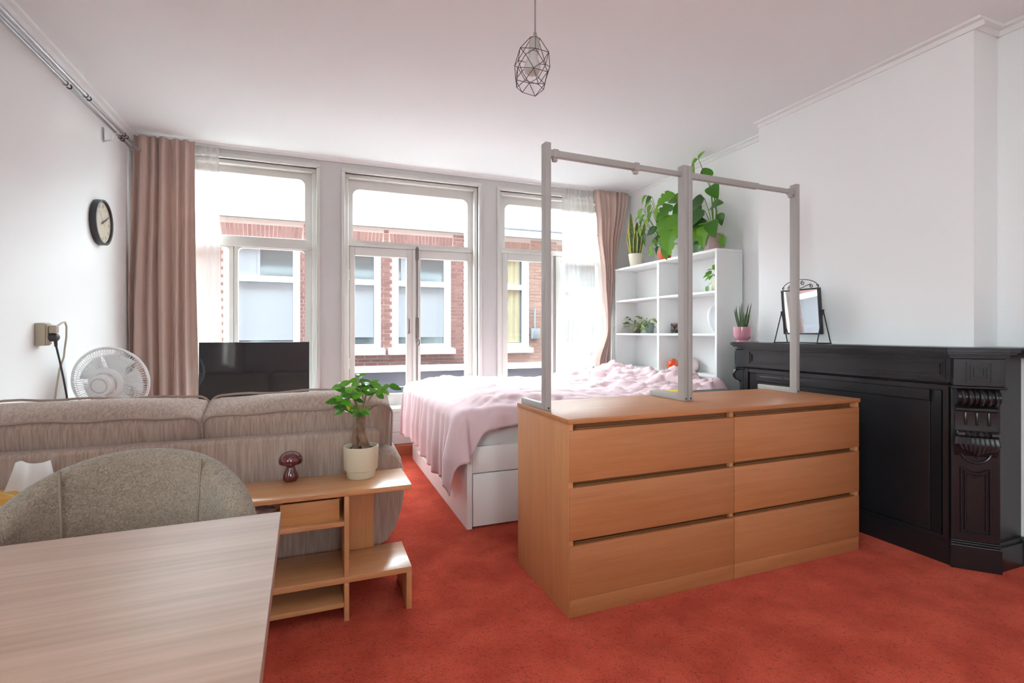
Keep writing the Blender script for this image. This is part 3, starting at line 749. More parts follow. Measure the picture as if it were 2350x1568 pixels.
# canted pilasters with block, bracket and panel
def pilaster(sgn):
    A = Vector((FX, FPY + sgn * .59)); B = Vector((2.80, FPY + sgn * .715))
    d = (B - A).normalized(); n = Vector((-d.y, d.x)) if sgn > 0 else Vector((d.y, -d.x))
    if n.x > 0: n = -n
    W = (B - A).length; ctr = (A + B) / 2
    R = Matrix(((d.x, n.x, 0, ctr.x), (d.y, n.y, 0, ctr.y), (0, 0, 1, 0), (0, 0, 0, 1)))    # local x along face, y outwards
    w = W / 2
    fbuild(MB().box(-w, w, -.04, .012, .127, .81, .003, M=R), 'pilaster_shaft', smooth=False)
    fbuild(MB().box(-w - .004, w + .004, -.05, .022, 0, .108, .004, M=R), 'pilaster_plinth', smooth=False)
    q = MB(); q.box(-w - .002, w + .002, -.045, .018, .1085, .118, .003, M=R); q.box(-w, w, -.045, .014, .1185, .1265, .003, M=R); fbuild(q, 'plinth_moulding', smooth=False)
    fbuild(MB().box(-w - .002, w + .002, -.05, .055, .822, .943, .003, M=R), 'block', smooth=False)
    q = MB()
    for ins, pw, o in ((.0, .007, .060), (.014, .006, .0595), (.026, .005, .061)):
        x0, x1, z0, z1 = -.045 + ins, .045 - ins, .836 + ins, .93 - ins
        q.box(x0, x1, .0545, o, z0, z0 + pw, M=R); q.box(x0, x1, .0545, o, z1 - pw, z1, M=R); q.box(x0, x0 + pw, .0545, o, z0 + pw + .0003, z1 - pw - .0003, M=R); q.box(x1 - pw, x1, .0545, o, z0 + pw + .0003, z1 - pw - .0003, M=R)
    fbuild(q, 'block_panel', smooth=False)
    fbuild(MB().box(-w - .008, w + .008, -.05, .062, .8105, .8215, .004, M=R), 'block_moulding', smooth=False)
    # scroll bracket: S profile in (out,z)
    prof = []
    for k in range(15):
        a = PI / 2 - k / 14 * PI * 1.05; prof.append((.018 + .045 * math.cos(a) * (1 if math.cos(a) > 0 else .3), .772 + .037 * math.sin(a)))
    prof += [(.020, .728), (.032, .722), (.032, .712), (.022, .706), (.018, .66), (.022, .628)]
    for k in range(9):
        a = PI / 2 - k / 8 * PI; prof.append((.022 + .018 * math.cos(a), .606 + .016 * math.sin(a)))
    for k in range(9):
        a = k / 8; prof.append((.030 + .012 * math.sin(a * PI) - .016 * a, .585 - .075 * a))
    prof += [(.008, .50), (-.002, .50), (-.002, .81)]
    bwid = w - .012
    q = MB(); q.prism(prof, -bwid, bwid, 'x', M=R)
    fbuild(q, 'scroll_bracket', ang=30)
    q = MB()          # ribs over the scroll roll
    for xx, rr in ((-.052, .006), (-.03, .008), (-.012, .005), (.008, .009), (.032, .008), (.055, .006)):
        q.tube([(xx * bwid / .07, .020 + .047 * math.cos(PI / 2 - k / 10 * PI * .95), .772 + .038 * math.sin(PI / 2 - k / 10 * PI * .95)) for k in range(11)], rr, 8, M=R)
    fbuild(q, 'scroll_rib')
    q = MB()
    for xx in (-.042, -.002, .038): q.box(xx, xx + .012, .015, .026, .645, .705, .005, M=R)
    fbuild(q, 'flute')
    q = MB(); q.lathe([(.010, -bwid), (.016, -bwid + .004), (.015, -bwid * .62), (.009, -bwid * .58), (.016, -bwid * .45), (.009, -bwid * .3), (.017, -bwid * .12), (.010, 0), (.017, bwid * .12), (.009, bwid * .3), (.016, bwid * .45), (.009, bwid * .58), (.015, bwid * .62), (.016, bwid - .004), (.010, bwid)], 14, cap0=True, cap1=True, M=R @ Matrix.Translation((0, .034, .606)) @ Matrix.Rotation(PI / 2, 4, 'Y'))
    fbuild(q, 'bracket_baluster')
    q = MB()          # acanthus leaf: fanned lobes tapering to a point
    for k in range(-4, 5):
        a = k * .30
        pts = [(k * bwid * .22, .038, .592), (k * bwid * .23, .046, .566), (k * bwid * .19, .040, .535 + .003 * abs(k)), (k * bwid * .08, .022, .505 + .007 * abs(k))]
        q.tube(pts, .01, 8, radii=[.011, .013, .010, .004], M=R)
    fbuild(q, 'acanthus_leaf')
    q = MB(); arc = [(bwid * .72 * math.cos(PI + PI * k / 14), .016, .530 + .052 * math.sin(PI + PI * k / 14)) for k in range(15)]; q.tube(arc, .005, 8, M=R)
    fbuild(q, 'leaf_border')
    q = MB()          # raised panel with a scooped top
    for ins, o, rr in ((0, .014, .006), (.014, .014, .005)):
        x0, x1, z0, z1 = -.050 + ins, .050 - ins, .165 + ins, .455 - ins
        top = [(x0 + (x1 - x0) * k / 10, o, z1 - .025 * math.sin(PI * k / 10)) for k in range(11)]
        q.tube([(x0, o, z0), (x0, o, (z0 + z1) / 2)] + top + [(x1, o, (z0 + z1) / 2), (x1, o, z0)], rr, 6, closed=True, M=R)
    fbuild(q, 'pilaster_panel')
pilaster(-1); pilaster(1)
# narrow wall shelf continuing along the right wall
ws_ = MB().box(2.86, XR - .001, .55, 1.19, .955, .985, .006).build('wall_shelf', BLACK); tag(ws_, 'narrow black wall shelf continuing from the end of the mantelpiece', 'shelf')
ws_.location = (0, 0, 0)
# ------------------------------------------------------------------ fabric materials
def weave(name, c1, c2, vertical=True):
    if name in MATS: return MATS[name]
    m = bpy.data.materials.new(name); m.use_nodes = True
    nt = m.node_tree; N = nt.nodes; L = nt.links; b = N['Principled BSDF']
    tc = N.new('ShaderNodeTexCoord'); mp = N.new('ShaderNodeMapping'); mp.inputs['Scale'].default_value = (170, 60, 9)
    L.new(tc.outputs['Object'], mp.inputs[0])
    n = N.new('ShaderNodeTexNoise'); n.inputs['Scale'].default_value = 1; n.inputs['Detail'].default_value = 4
    L.new(mp.outputs[0], n.inputs['Vector'])
    r = N.new('ShaderNodeValToRGB'); e = r.color_ramp.elements
    e[0].position = .35; e[0].color = C(c2); e[1].position = .65; e[1].color = C(c1)
    L.new(n.outputs['Fac'], r.inputs[0]); L.new(r.outputs[0], b.inputs['Base Color'])
    bp = N.new('ShaderNodeBump'); bp.inputs['Strength'].default_value = .25; bp.inputs['Distance'].default_value = .004
    L.new(n.outputs['Fac'], bp.inputs['Height']); L.new(bp.outputs[0], b.inputs['Normal'])
    b.inputs['Roughness'].default_value = .9; b.inputs['Specular IOR Level'].default_value = .15; b.inputs['Sheen Weight'].default_value = .15
    MATS[name] = m; return m
SOFA = weave('sofa_weave', '#bca79a', '#a58e82')
PIPE = mat('sofa_piping', '#a8948a', .9)

def cushion(w, d, h, r, bulge=.02, seed=0, n=14):
    """pillow box centred at origin: returns MB"""
    b = bmesh.new(); bmesh.ops.create_cube(b, size=2); bmesh.ops.subdivide_edges(b, edges=b.edges[:], cuts=n, use_grid_fill=True)
    for v in b.verts:
        p = v.co.copy(); q = Vector((p.x * w / 2, p.y * d / 2, p.z * h / 2))
        inner = Vector((max(-w / 2 + r, min(w / 2 - r, q.x)), max(-d / 2 + r, min(d / 2 - r, q.y)), max(-h / 2 + r, min(h / 2 - r, q.z))))
        e = q - inner
        if e.length > 1e-6: q = inner + e.normalized() * r
        bx, by, bz = (1 - p.x ** 2), (1 - p.y ** 2), (1 - p.z ** 2)
        q.y += math.copysign(bulge * bx * bz, p.y) if abs(p.y) > .99 else 0
        q.z += math.copysign(bulge * bx * by, p.z) if abs(p.z) > .99 else 0
        nz = noise.noise(Vector((q.x * 6 + seed, q.y * 6, q.z * 6))) * .008
        q += q.normalized() * nz
        v.co = q
    m = MB(); m.merge(b); return m
def piping_loop(w, h, r, y, rad=.005, wob=.004, seed=0):
    pts = []
    def arc(cx, cz, a0):
        for k in range(7):
            a = a0 + PI / 2 * k / 6; pts.append((cx + r * math.cos(a), y, cz + r * math.sin(a)))
    arc(w / 2 - r, h / 2 - r, 0)
    for k in range(1, 12): pts.append((w / 2 - r - (w - 2 * r) * k / 12, y, h / 2 + wob * math.sin(k * 1.3 + seed)))
    arc(-w / 2 + r, h / 2 - r, PI / 2); arc(-w / 2 + r, -h / 2 + r, PI); arc(w / 2 - r, -h / 2 + r, 1.5 * PI)
    return MB().tube(pts, rad, 8, closed=True)

# ------------------------------------------------------------------ sofa
sf = thing('sofa', 'taupe two seat fabric sofa seen from behind with piped back cushions', 'sofa', (-.44, 2.75, 0))
S0, S1 = -1.20, .345
MB().box(-1.18, .258, 2.275, 2.362, .09, .632, .018, 4).build('backrest', SOFA, sf, world=True)
MB().box(-1.16, .24, 2.37, 3.10, .09, .30, .02, 3).build('seat_base', SOFA, sf, world=True)
def arm(x0, sgn):
    pr = [(0, .10), (.045, .12), (.085, .18), (.115, .27), (.128, .36), (.124, .43), (.112, .485), (.085, .525), (.045, .54), (0, .535), (-.03, .50), (-.035, .40), (-.035, .10)]
    q = MB(); ys = [2.29, 2.31, 2.35, 2.7, 3.08, 3.13, 3.15]; rs = [.90, .97, 1, 1, 1, .97, .9]
    n = len(pr)
    def f(u, v):
        i = round(v * 6); k = round(u * n) % n
        cx, cz = .04, .33
        a, z = pr[k]; return (x0 + sgn * (cx + (a - cx) * rs[i]) + sgn * (.02 * (ys[i] - 2.29)), ys[i], cz + (z - cz) * rs[i] + .02 * (ys[i] - 2.29))
    vs = q.grid(n, 7, f, cu=True)
    q.bm.faces.new([vs[i][0] for i in range(n)]); q.bm.faces.new([vs[i][6] for i in range(n)][::-1])
    bmesh.ops.recalc_face_normals(q.bm, faces=q.bm.faces)
    return q
arm(.248, 1).build('armrest', SOFA, sf, ang=50, world=True)
arm(-1.078, -1).build('armrest', SOFA, sf, ang=50, world=True)
for cx, w, sd, tilt in ((-.800, .735, 3, -.02), (-.052, .75, 11, .02)):
    M = Matrix.Translation((cx + .44, 2.485 - 2.75, .594)) @ Matrix.Rotation(.33, 4, 'X') @ Matrix.Rotation(-tilt, 4, 'Y')
    o = cushion(w, .20, .345, .03, .022, sd).build('back_cushion', SOFA, sf, ang=180, M=M)
    piping_loop(w + .002, .350, .05, -.096, seed=sd).build('piping', PIPE, o)
    piping_loop(w + .002, .350, .05, .096, seed=sd + 2).build('piping', PIPE, o)
for cx in (-.81, -.11):
    cushion(.69, .62, .17, .05, .02, 5).build('seat_cushion', SOFA, sf, ang=180, M=Matrix.Translation((cx + .44, 2.80 - 2.75 + .04, .385)))
for x in (-1.1, .2):
    for y in (2.36, 3.04): MB().cyl((x, y, 0), (x, y, .095), .018, 12, .024).build('foot', BLK, sf, world=True)

# ------------------------------------------------------------------ console shelf behind the sofa
OAKX = wood('oak_console_x', '#dba271', '#c68c5b', 0, .3, coat=.25)
OAKZ = wood('oak_console_z', '#d89f6e', '#c68c5b', 2, .35, coat=.15)
cs = thing('console_shelf', 'low oak console with open compartments and a stepped end behind the sofa', 'console', (-.4, 2.075, 0))
CY0, CY1 = 1.95, 2.2
def cb(name, x0, x1, z0, z1, y0=CY0, y1=CY1, mt_=OAKX): return MB().box(x0, x1, y0, y1, z0, z1, .0012).build(name, mt_, cs, world=True)
cb('top', -1.20, .342, .458, .476)
cb('upright', .096, .113, .1625, .4575, mt_=OAKZ); cb('upright', .096, .113, 0, .1395, mt_=OAKZ)
cb('upright', -.62, -.603, .1625, .4575, mt_=OAKZ); cb('upright', -.62, -.603, 0, .1395, mt_=OAKZ)
cb('upright', -1.20, -1.183, 0, .4575, mt_=OAKZ)
cb('upper_shelf', -.6025, .0955, .349, .366); cb('upper_shelf', -1.1825, -.6205, .349, .366)
cb('middle_shelf', -1.1825, .342, .14, .162)
cb('bottom_shelf', -.6025, .0955, .052, .068); cb('bottom_shelf', -1.1825, -.6205, .052, .068)
cb('step_leg', .322, .342, 0, .1395, mt_=OAKZ)
cb('back_panel', .1135, .225, .1625, .4575, 2.184, 2.199, OAKZ)
# storage box on the upper shelf
bx = thing('storage_box', 'light wooden storage box pushed into the console compartment', 'box', (-.02, 2.06, .3665))
PINE = wood('pine_box', '#d49a62', '#bf7f48', 0, .45)
q = MB(); q.box(-.10, .10, -.085, -.077, 0, .078, .001); q.build('front', PINE, bx)
q = MB(); q.box(-.10, .10, .077, .085, 0, .078, .001); q.build('back', PINE, bx)
for a in (-.10, .092): MB().box(a, a + .008, -.0765, .0765, 0, .078, .001).build('side', PINE, bx)
MB().box(-.0915, .0915, -.0765, .0765, 0, .006).build('bottom', PINE, bx)
# crumpled cloth in the compartment
q = MB(); b = bmesh.new(); bmesh.ops.create_icosphere(b, subdivisions=4, radius=1)
for v in b.verts:
    p = v.co; k = 1 + .25 * noise.fractal(p * 2.2, .9, 2, 3)
    v.co = Vector((p.x * .12 * k, p.y * .07 * k, max(-.026, p.z * .035 * k)))
q.merge(b); o = q.build('scarf', cloth('pink_scarf', '#c9a09a', .05), ang=180); o.location = (-.27, 2.06, .394); tag(o, 'crumpled dusty pink scarf stuffed in the console', 'scarf')
q = MB(); b = bmesh.new(); bmesh.ops.create_icosphere(b, subdivisions=3, radius=1)
for v in b.verts:
    p = v.co; k = 1 + .3 * noise.noise(p * 3)
    v.co = Vector((p.x * .028 * k, p.y * .025 * k, max(-.018, p.z * .022 * k)))
q.merge(b); o = q.build('hair_tie', cloth('raspberry_cloth', '#c21838', .02), ang=180); o.location = (-.128 - .03, 1.985, .386); tag(o, 'raspberry red bunched hair tie beside the wooden box', 'hair tie')

# mushroom ornament
mp_ = onZ(667, 1104, .476)
RED = mat('oxblood_glass', (.11, .006, .008), .08, spec=.7, coat=1)
t = thing('mushroom_ornament', 'glossy dark red mushroom ornament on the oak console', 'ornament', (mp_.x, mp_.y, .4765))
MB().lathe([(.0, 0), (.024, .001), (.0285, .012), (.027, .026), (.019, .045), (.015, .056), (.016, .066)], 32).build('stem', RED, t)
MB().lathe([(.0, .066), (.036, .0655), (.0425, .070), (.045, .079), (.0425, .092), (.034, .105), (.021, .113), (.008, .117), (0, .1175)], 36).build('cap', RED, t)

# tissue box
YEL = mat('yellow_card_box', '#e2b456', .6)
def stripes():
    m = YEL; nt = m.node_tree; N = nt.nodes; L = nt.links; b = N['Principled BSDF']
    tc = N.new('ShaderNodeTexCoord'); w = N.new('ShaderNodeTexWave'); w.inputs['Scale'].default_value = 9; w.wave_profile = 'SAW'; w.bands_direction = 'DIAGONAL'
    r = N.new('ShaderNodeValToRGB'); e = r.color_ramp.elements; e[0].position = .05; e[0].color = C('#f0d9a0'); e[1].position = .08; e[1].color = C('#dfa94a')
    L.new(tc.outputs['Object'], w.inputs['Vector']); L.new(w.outputs['Fac'], r.inputs[0]); L.new(r.outputs[0], b.inputs['Base Color'])
stripes()
t = thing('tissue_box', 'yellow striped cardboard tissue box with a white tissue pulled up', 'tissue box', (-.875, 2.115, .4765))
MB().box(-.125, .125, -.06, .06, 0, .062, .002).build('carton', YEL, t)
def tis(u, v):
    w = .072 - .012 * v; x = (u - .5) * 2 * w * (1 - .18 * v) + .01 * v
    return (x, .018 * math.sin(u * 9 + v) * (1 - .3 * v) + .015 * (1 - v) * math.cos(u * 5), .058 + (.10 + .006 * math.sin(u * 7)) * v)
q = MB(); q.grid(26, 12, tis); q.build('tissue', cloth('tissue_paper', '#f4f2f1', .35), t, ang=180)
ob = MB().box(-.05, .05, -.03, .03, 0, .075, .012, 3).build('orange_packet', mat('orange_packet', '#d8522a', .5)); ob.location = (-1.085, 2.14, .4765)
tag(ob, 'small orange packet standing beside the tissue box', 'packet')

# ------------------------------------------------------------------ dining table and chair
TBW = wood('table_laminate', '#b28f7d', '#957462', 0, .45, fine=.8)
tb = thing('dining_table', 'greyed oak laminate dining table in the foreground', 'table', (-.0586, .9935, 0), .022)
MB().box(-1.16, 0, -.80, 0, .716, .74, .0015).build('table_top', TBW, tb)
MB().box(-1.10, -.06, -.74, -.06, .65, .7155, .002).build('apron', TBW, tb)
for x in (-1.09, -.07):
    for y in (-.73, -.07): MB().box(x - .025, x + .025, y - .025, y + .025, 0, .65, .003).build('leg', TBW, tb)
def boucle():
    m = bpy.data.materials.new('boucle'); m.use_nodes = True
    nt = m.node_tree; N = nt.nodes; L = nt.links; b = N['Principled BSDF']
    tc = N.new('ShaderNodeTexCoord')
    n = N.new('ShaderNodeTexNoise'); n.inputs['Scale'].default_value = 130; n.inputs['Detail'].default_value = 4; n.inputs['Distortion'].default_value = 2.2
    L.new(tc.outputs['Object'], n.inputs['Vector'])
    r = N.new('ShaderNodeValToRGB'); e = r.color_ramp.elements; e[0].position = .36; e[0].color = C('#857565'); e[1].position = .62; e[1].color = C('#a39484')
    L.new(n.outputs['Fac'], r.inputs[0]); L.new(r.outputs[0], b.inputs['Base Color'])
    bp = N.new('ShaderNodeBump'); bp.inputs['Strength'].default_value = .8; bp.inputs['Distance'].default_value = .006
    L.new(n.outputs['Fac'], bp.inputs['Height']); L.new(bp.outputs[0], b.inputs['Normal'])
    b.inputs['Roughness'].default_value = .95; b.inputs['Specular IOR Level'].default_value = .1; b.inputs['Sheen Weight'].default_value = .35; b.inputs['Sheen Roughness'].default_value = .35
    return m
BOU = boucle()
ch = thing('dining_chair', 'taupe textured fabric tub chair pushed under the dining table', 'chair', (-.335, 1.10, 0), .08)
def shell(u, v):
    # u round the back (-115..115 deg), v around the section: outer bottom -> top -> inner bottom
    ph = math.radians(-112 + 224 * u); e = abs(ph) / math.radians(112)
    top = .808 - .27 * e ** 2.2; bot = .40
    a, b_ = .188, .20
    k = v * 2
    if k <= .86: z = bot + (top - .026 - bot) * (k / .86); off = .027
    elif k >= 1.14: z = top - .026 - (top - .026 - bot) * ((k - 1.14) / .86); off = -.027
    else:
        t = (k - .86) / .28 * PI; z = top - .026 + .026 * math.sin(t); off = .027 * math.cos(t)
    flare = .03 * (z - bot) / .4
    rr = 1 + (off + flare) / a
    return (a * rr * math.sin(ph), b_ * rr * math.cos(ph) - .02, z)
q = MB(); vs = q.grid(49, 41, shell)
q.bm.faces.new([vs[0][j] for j in range(41)]); q.bm.faces.new([vs[48][j] for j in range(41)][::-1])
bmesh.ops.recalc_face_normals(q.bm, faces=q.bm.faces)
q.build('backrest', BOU, ch, ang=60)
for s_ in (-1, 1):   # seams
    ph = s_ * math.radians(38); pts = []
    for k in range(12):
        z = .45 + .34 * k / 11; rr = 1 + (-.0275 + .03 * (z - .4) / .4) / .188
        pts.append((.188 * rr * math.sin(ph), .20 * rr * math.cos(ph) - .02, z))
    MB().tube(pts, .003, 6).build('seam', mat('boucle_seam', '#8a7a69', .95), ch)
cushion(.36, .36, .10, .045, .02, 21, 10).build('seat', BOU, ch, ang=180, M=Matrix.Translation((0, -.03, .435)))
for x in (-.17, .17):
    for y in (-.2, .14): MB().cyl((x * .85, y * .85, .39), (x * 1.15, y * 1.15, 0), .016, 12, .011).build('leg', BLK, ch)

# ------------------------------------------------------------------ television on a low bench
tvb = thing('media_bench', 'low white media bench under the television', 'bench', (-.42, 4.02, 0))
MB().box(-.42, .42, -.17, .17, .50, .52, .002).build('top', WHITE, tvb)
for x in (-.42, .40): MB().box(x, x + .02, -.17, .17, 0, .4995, .002).build('side', WHITE, tvb)
MB().box(-.3995, .3995, -.165, .165, .24, .26, .002).build('shelf', WHITE, tvb)
tv = thing('television', 'flat black television leaning back before the left window', 'television', (-.405, 4.0, .5205))
TM = Matrix.Translation((0, .06, .0)) @ Matrix.Rotation(-.04, 4, 'X')
q = MB().box(-.357, .357, 0, .012, 0.02, .468, .003); q.build('bezel', mat('tv_bezel', (.012, .012, .014), .3), tv, M=TM)
MB().box(-.352, .352, -.0012, -.0002, .03, .464).build('screen', mat('tv_screen', (.012, .011, .016), .05, spec=.6), tv, smooth=False, M=TM)
MB().box(-.22, .22, .0125, .05, .06, .33, .012).build('rear_housing', BLK, tv, M=TM)
for x in (-.24, .24):
    q = MB(); q.tube([(x, -.03, .006), (x, .066, .035), (x, .16, .006)], .006, 8); q.build('foot', BLK, tv)

# ------------------------------------------------------------------ fan
FW = mat('fan_white_plastic', (.80, .79, .79), .4)
fc = ray(255, 876) * 2.76 + Vector((0, 0, CH))
fn = thing('pedestal_fan', 'white pedestal fan seen from its motor side behind the sofa', 'fan', (fc.x, fc.y, 0))
tocam = Vector((-fc.x, -fc.y, CH - fc.z)).normalized(); left = Vector((-_c, _s, 0)); 
ax = (tocam * math.cos(.45) + left * math.sin(.45) + Vector((0, 0, -.16))).normalized()   # rear axis (motor side)
xx = Vector((0, 0, 1)).cross(ax).normalized(); yy = ax.cross(xx)
FM = Matrix(((xx.x, yy.x, ax.x, 0), (xx.y, yy.y, ax.y, 0), (xx.z, yy.z, ax.z, fc.z), (0, 0, 0, 1)))
R_ = .186
def ringp(r, z, n=48): return [(r * math.cos(2 * PI * k / n), r * math.sin(2 * PI * k / n), z) for k in range(n)]
q = MB(); q.tube(ringp(R_, 0), .0075, 8, closed=True); q.build('guard_rim', FW, fn, M=FM)
q = MB(); NW = 84
for k in range(NW):
    a = 2 * PI * k / NW; ca, sa = math.cos(a), math.sin(a)
    q.tube([(r * ca, r * sa, z) for r, z in ((R_, .004), (R_ - .008, .022), (.13, .036), (.055, .045))], .0015, 4)
for r, z in ((.148, .0325), (.112, .0385), (.080, .042)): q.tube(ringp(r, z), .0013, 4, closed=True)
q.build('rear_grille', FW, fn, M=FM, kind='stuff')
q = MB()
for k in range(NW):
    a = 2 * PI * k / NW; ca, sa = math.cos(a), math.sin(a)
    q.tube([(r * ca, r * sa, z) for r, z in ((R_, -.004), (R_ - .01, -.022), (.12, -.040), (.045, -.045))], .0011, 4)
q.build('front_grille', FW, fn, M=FM, kind='stuff')
MB().lathe([(0, -.05), (.045, -.05), (.048, -.045), (.046, -.04)], 32).build('badge', FW, fn, M=FM)
MB().lathe([(.085, .040), (.083, .050), (.072, .056), (.06, .058), (.058, .046)], 40, cap0=False).build('hub_ring', FW, fn, M=FM)
q = MB(); q.lathe([(.0, .05), (.052, .05), (.055, .066), (.0555, .098), (.053, .104), (.044, .107), (0, .1075)], 40); mo = q.build('motor_housing', FW, fn, M=FM)
q = MB()
for k in range(36):
    a = 2 * PI * k / 36; q.tube([(.034 * math.cos(a), .034 * math.sin(a), .1079), (.041 * math.cos(a), .041 * math.sin(a), .1074)], .0012, 4)
q.build('vent_slot', mat('slot_grey', (.25, .25, .26), .7), mo)
for k in range(5):
    a0 = 2 * PI * k / 5
    q = MB(); q.grid(8, 6, lambda u, v: ((.03 + .12 * u) * math.cos(a0 + (v - .5) * (.55 + .5 * u)), (.03 + .12 * u) * math.sin(a0 + (v - .5) * (.55 + .5 * u)), -.012 + .035 * (v - .5)))
    bo = q.build('blade', FW, fn, M=FM); bo.modifiers.new('t', 'SOLIDIFY').thickness = .002
mc = FM @ Vector((0, 0, .075))
MB().tube([(mc.x, mc.y, mc.z - .05), (mc.x, mc.y, mc.z - .12), (mc.x, mc.y, .05)], .014, 12).build('pole', FW, fn)
MB().lathe([(0, 0), (.115, 0), (.12, .008), (.10, .022), (.03, .045), (.018, .07)], 40, c=(mc.x, mc.y, 0)).build('base', FW, fn)

# ------------------------------------------------------------------ wall clock
cl = thing('wall_clock', 'round wall clock with a black case and cream dial', 'clock', (XL, 3.807, 1.732))
CM = Matrix.Rotation(PI / 2, 4, 'Y')       # local z -> +X
CR = .138
CASE = mat('clock_case', (.028, .026, .030), .45)
q = MB(); q.lathe([(0, .001), (CR, .001), (CR, .036), (CR - .006, .038), (CR - .012, .036), (CR - .014, .024)], 64); q.build('case', CASE, cl, M=CM)
MB().lathe([(0, .022), (CR - .0135, .022), (CR - .0135, .0235), (0, .0235)], 64).build('dial', mat('dial_cream', '#d8cdb8', .6), cl, M=CM)
INK = mat('clock_ink', (.05, .045, .04), .5)
# dial frame: x right (world -> +Y direction reversed for a viewer in the room), build numerals in local x=up, y=right
def dialpt(ang, r, z): return Vector((z, -r * math.sin(-ang), r * math.cos(ang)))
for hnum in range(1, 13):
    cu = bpy.data.curves.new('numeral', 'FONT'); cu.body = str(hnum); cu.size = .026; cu.align_x = 'CENTER'; cu.align_y = 'CENTER'; cu.shear = .25; cu.extrude = .0003
    to = bpy.data.objects.new('numeral_tmp', cu); COL.objects.link(to)
    me = bpy.data.meshes.new_from_object(to); bpy.data.objects.remove(to); bpy.data.curves.remove(cu)
    me.materials.append(INK); me.name = 'numeral'
    a = -hnum * PI / 6
    # viewer looks along -X: right is +Y, up is +Z ; text x->+Y, text y->+Z, normal +X
    B = Matrix(((0, 0, 1, 0), (1, 0, 0, 0), (0, 1, 0, 0), (0, 0, 0, 1)))
    inst(me, 'numeral', cl, Matrix.Translation((.0242, 0, 0)) @ B @ Matrix.Rotation(a, 4, 'Z') @ Matrix.Translation((0, .098, 0)))
B = Matrix(((0, 0, 1, 0), (1, 0, 0, 0), (0, 1, 0, 0), (0, 0, 0, 1)))
for nm, ang, l0, l1, w, zz in (('minute_hand', 62, -.03, .098, .0032, .0265), ('hour_hand', 64, -.025, .062, .005, .0255), ('second_hand', -43, -.03, .085, .0009, .0275)):
    MB().box(-w, w, l0, l1, 0, .0006).build(nm, INK, cl, smooth=False, M=Matrix.Translation((zz, 0, 0)) @ B @ Matrix.Rotation(-math.radians(ang), 4, 'Z'))
MB().cyl((.0236, 0, 0), (.0285, 0, 0), .005, 16).build('pin', INK, cl)
MB().lathe([(0, .030), (CR - .0125, .030), (CR - .0125, .0305), (0, .0305)], 48).build('crystal', GLASS, cl, M=CM)

# ------------------------------------------------------------------ wall socket and plugs
BEI = mat('beige_plastic', '#b3a794', .45); DK = mat('dark_plug', (.045, .042, .05), .5)
op = onX(80, 770, XL)
ok = thing('wall_socket', 'beige surface mounted double socket on the left wall', 'socket', (XL, 3.085, 1.043))
MB().box(.0005, .040, -.030, .030, -.048, .062, .005, 3).build('housing', BEI, ok)
MB().box(.0405, .046, -.025, .025, -.042, .056, .002).build('face_plate', BEI, ok)
pg = thing('power_plug', 'beige power plug with a looped beige cord in the wall socket', 'plug', (XL + .0465, 3.088, 1.075))
MB().box(0, .03, -.018, .018, -.02, .018, .006, 3).build('body', BEI, pg)
MB().tube([(.02, .012, .012), (.03, .04, .03), (.03, .075, .036), (.025, .105, .015), (.02, .118, -.04), (.016, .11, -.10), (.012, .112, -.14), (.0, .098, -.20), (-.01, .09, -.30), (-.03, .09, -.55), (-.02, .10, -1.0), (-.02, .10, -1.07)], .0042, 8).build('cord', BEI, pg)
pg = thing('power_plug', 'black power plug and cord hanging from the wall socket', 'plug', (XL + .0465, 3.092, 1.035))
MB().lathe([(0, 0), (.019, 0), (.0205, .012), (.018, .028), (.010, .034), (0, .035)], 24, M=Matrix.Rotation(PI / 2, 4, 'Y')).build('body', DK, pg)
MB().cyl((.018, .004, -.01), (.018, .01, -.045), .008, 12, .006).build('strain_relief', DK, pg)
MB().tube([(.018, .010, -.04), (.016, .055, -.12), (.012, .105, -.21), (.012, .14, -.30), (.012, .155, -.36), (.012, .20, -.43), (.012, .24, -.50), (.012, .26, -.8), (.012, .265, -1.0), (.012, .27, -1.029)], .0045, 8).build('cord', DK, pg)

# ------------------------------------------------------------------ steel curtain rods along the left wall
for xr, lab, jy in ((-1.19, 'brushed steel curtain rod nearest the left wall', (3.23, 4.0)), (-1.152, 'brushed steel curtain rod hung outside its twin on the left wall', (3.36, 3.94))):
    t = thing('curtain_rod', lab, 'curtain rod', (xr, 3.2, 2.33))
    MB().cyl((0, -1.6, 0), (0, jy[0] - 3.2, 0), .0115, 16).build('outer_tube', CHROME, t)
    MB().cyl((0, jy[0] - 3.2, 0), (0, 1.02, 0), .0095, 16).build('inner_tube', CHROME, t)
    for y in jy:
        q = MB(); q.cyl((0, y - 3.205, 0), (0, y - 3.2, 0), .0135, 16); q.cyl((0, y - 3.16, 0), (0, y - 3.155, 0), .013, 16); q.build('joint_ring', BLK, t)
    MB().lathe([(0, -.012), (.012, -.012), (.015, 0), (.012, .012), (0, .016)], 16, M=Matrix.Translation((0, 1.025, 0)) @ Matrix.Rotation(-PI / 2, 4, 'X')).build('finial', CHROME, t)
for yb_, lb in ((2.55, 'bracket clasping the steel rods over the wall socket'), (3.88, 'wall bracket carrying the steel rods by the clock')):
    t = thing('rod_bracket', lb if yb_ > 3 else 'steel bracket carrying the curtain rods far from the window', 'bracket', (XL, yb_, 2.30))
    MB().box(.0005, .005, -.012, .012, -.05, .04, .001).build('wall_plate', CHROME, t)
    MB().tube([(.004, 0, -.045), (.05, 0, -.03), (.06, 0, .012), (.10, 0, .012)], .004, 8).build('arm', CHROME, t)

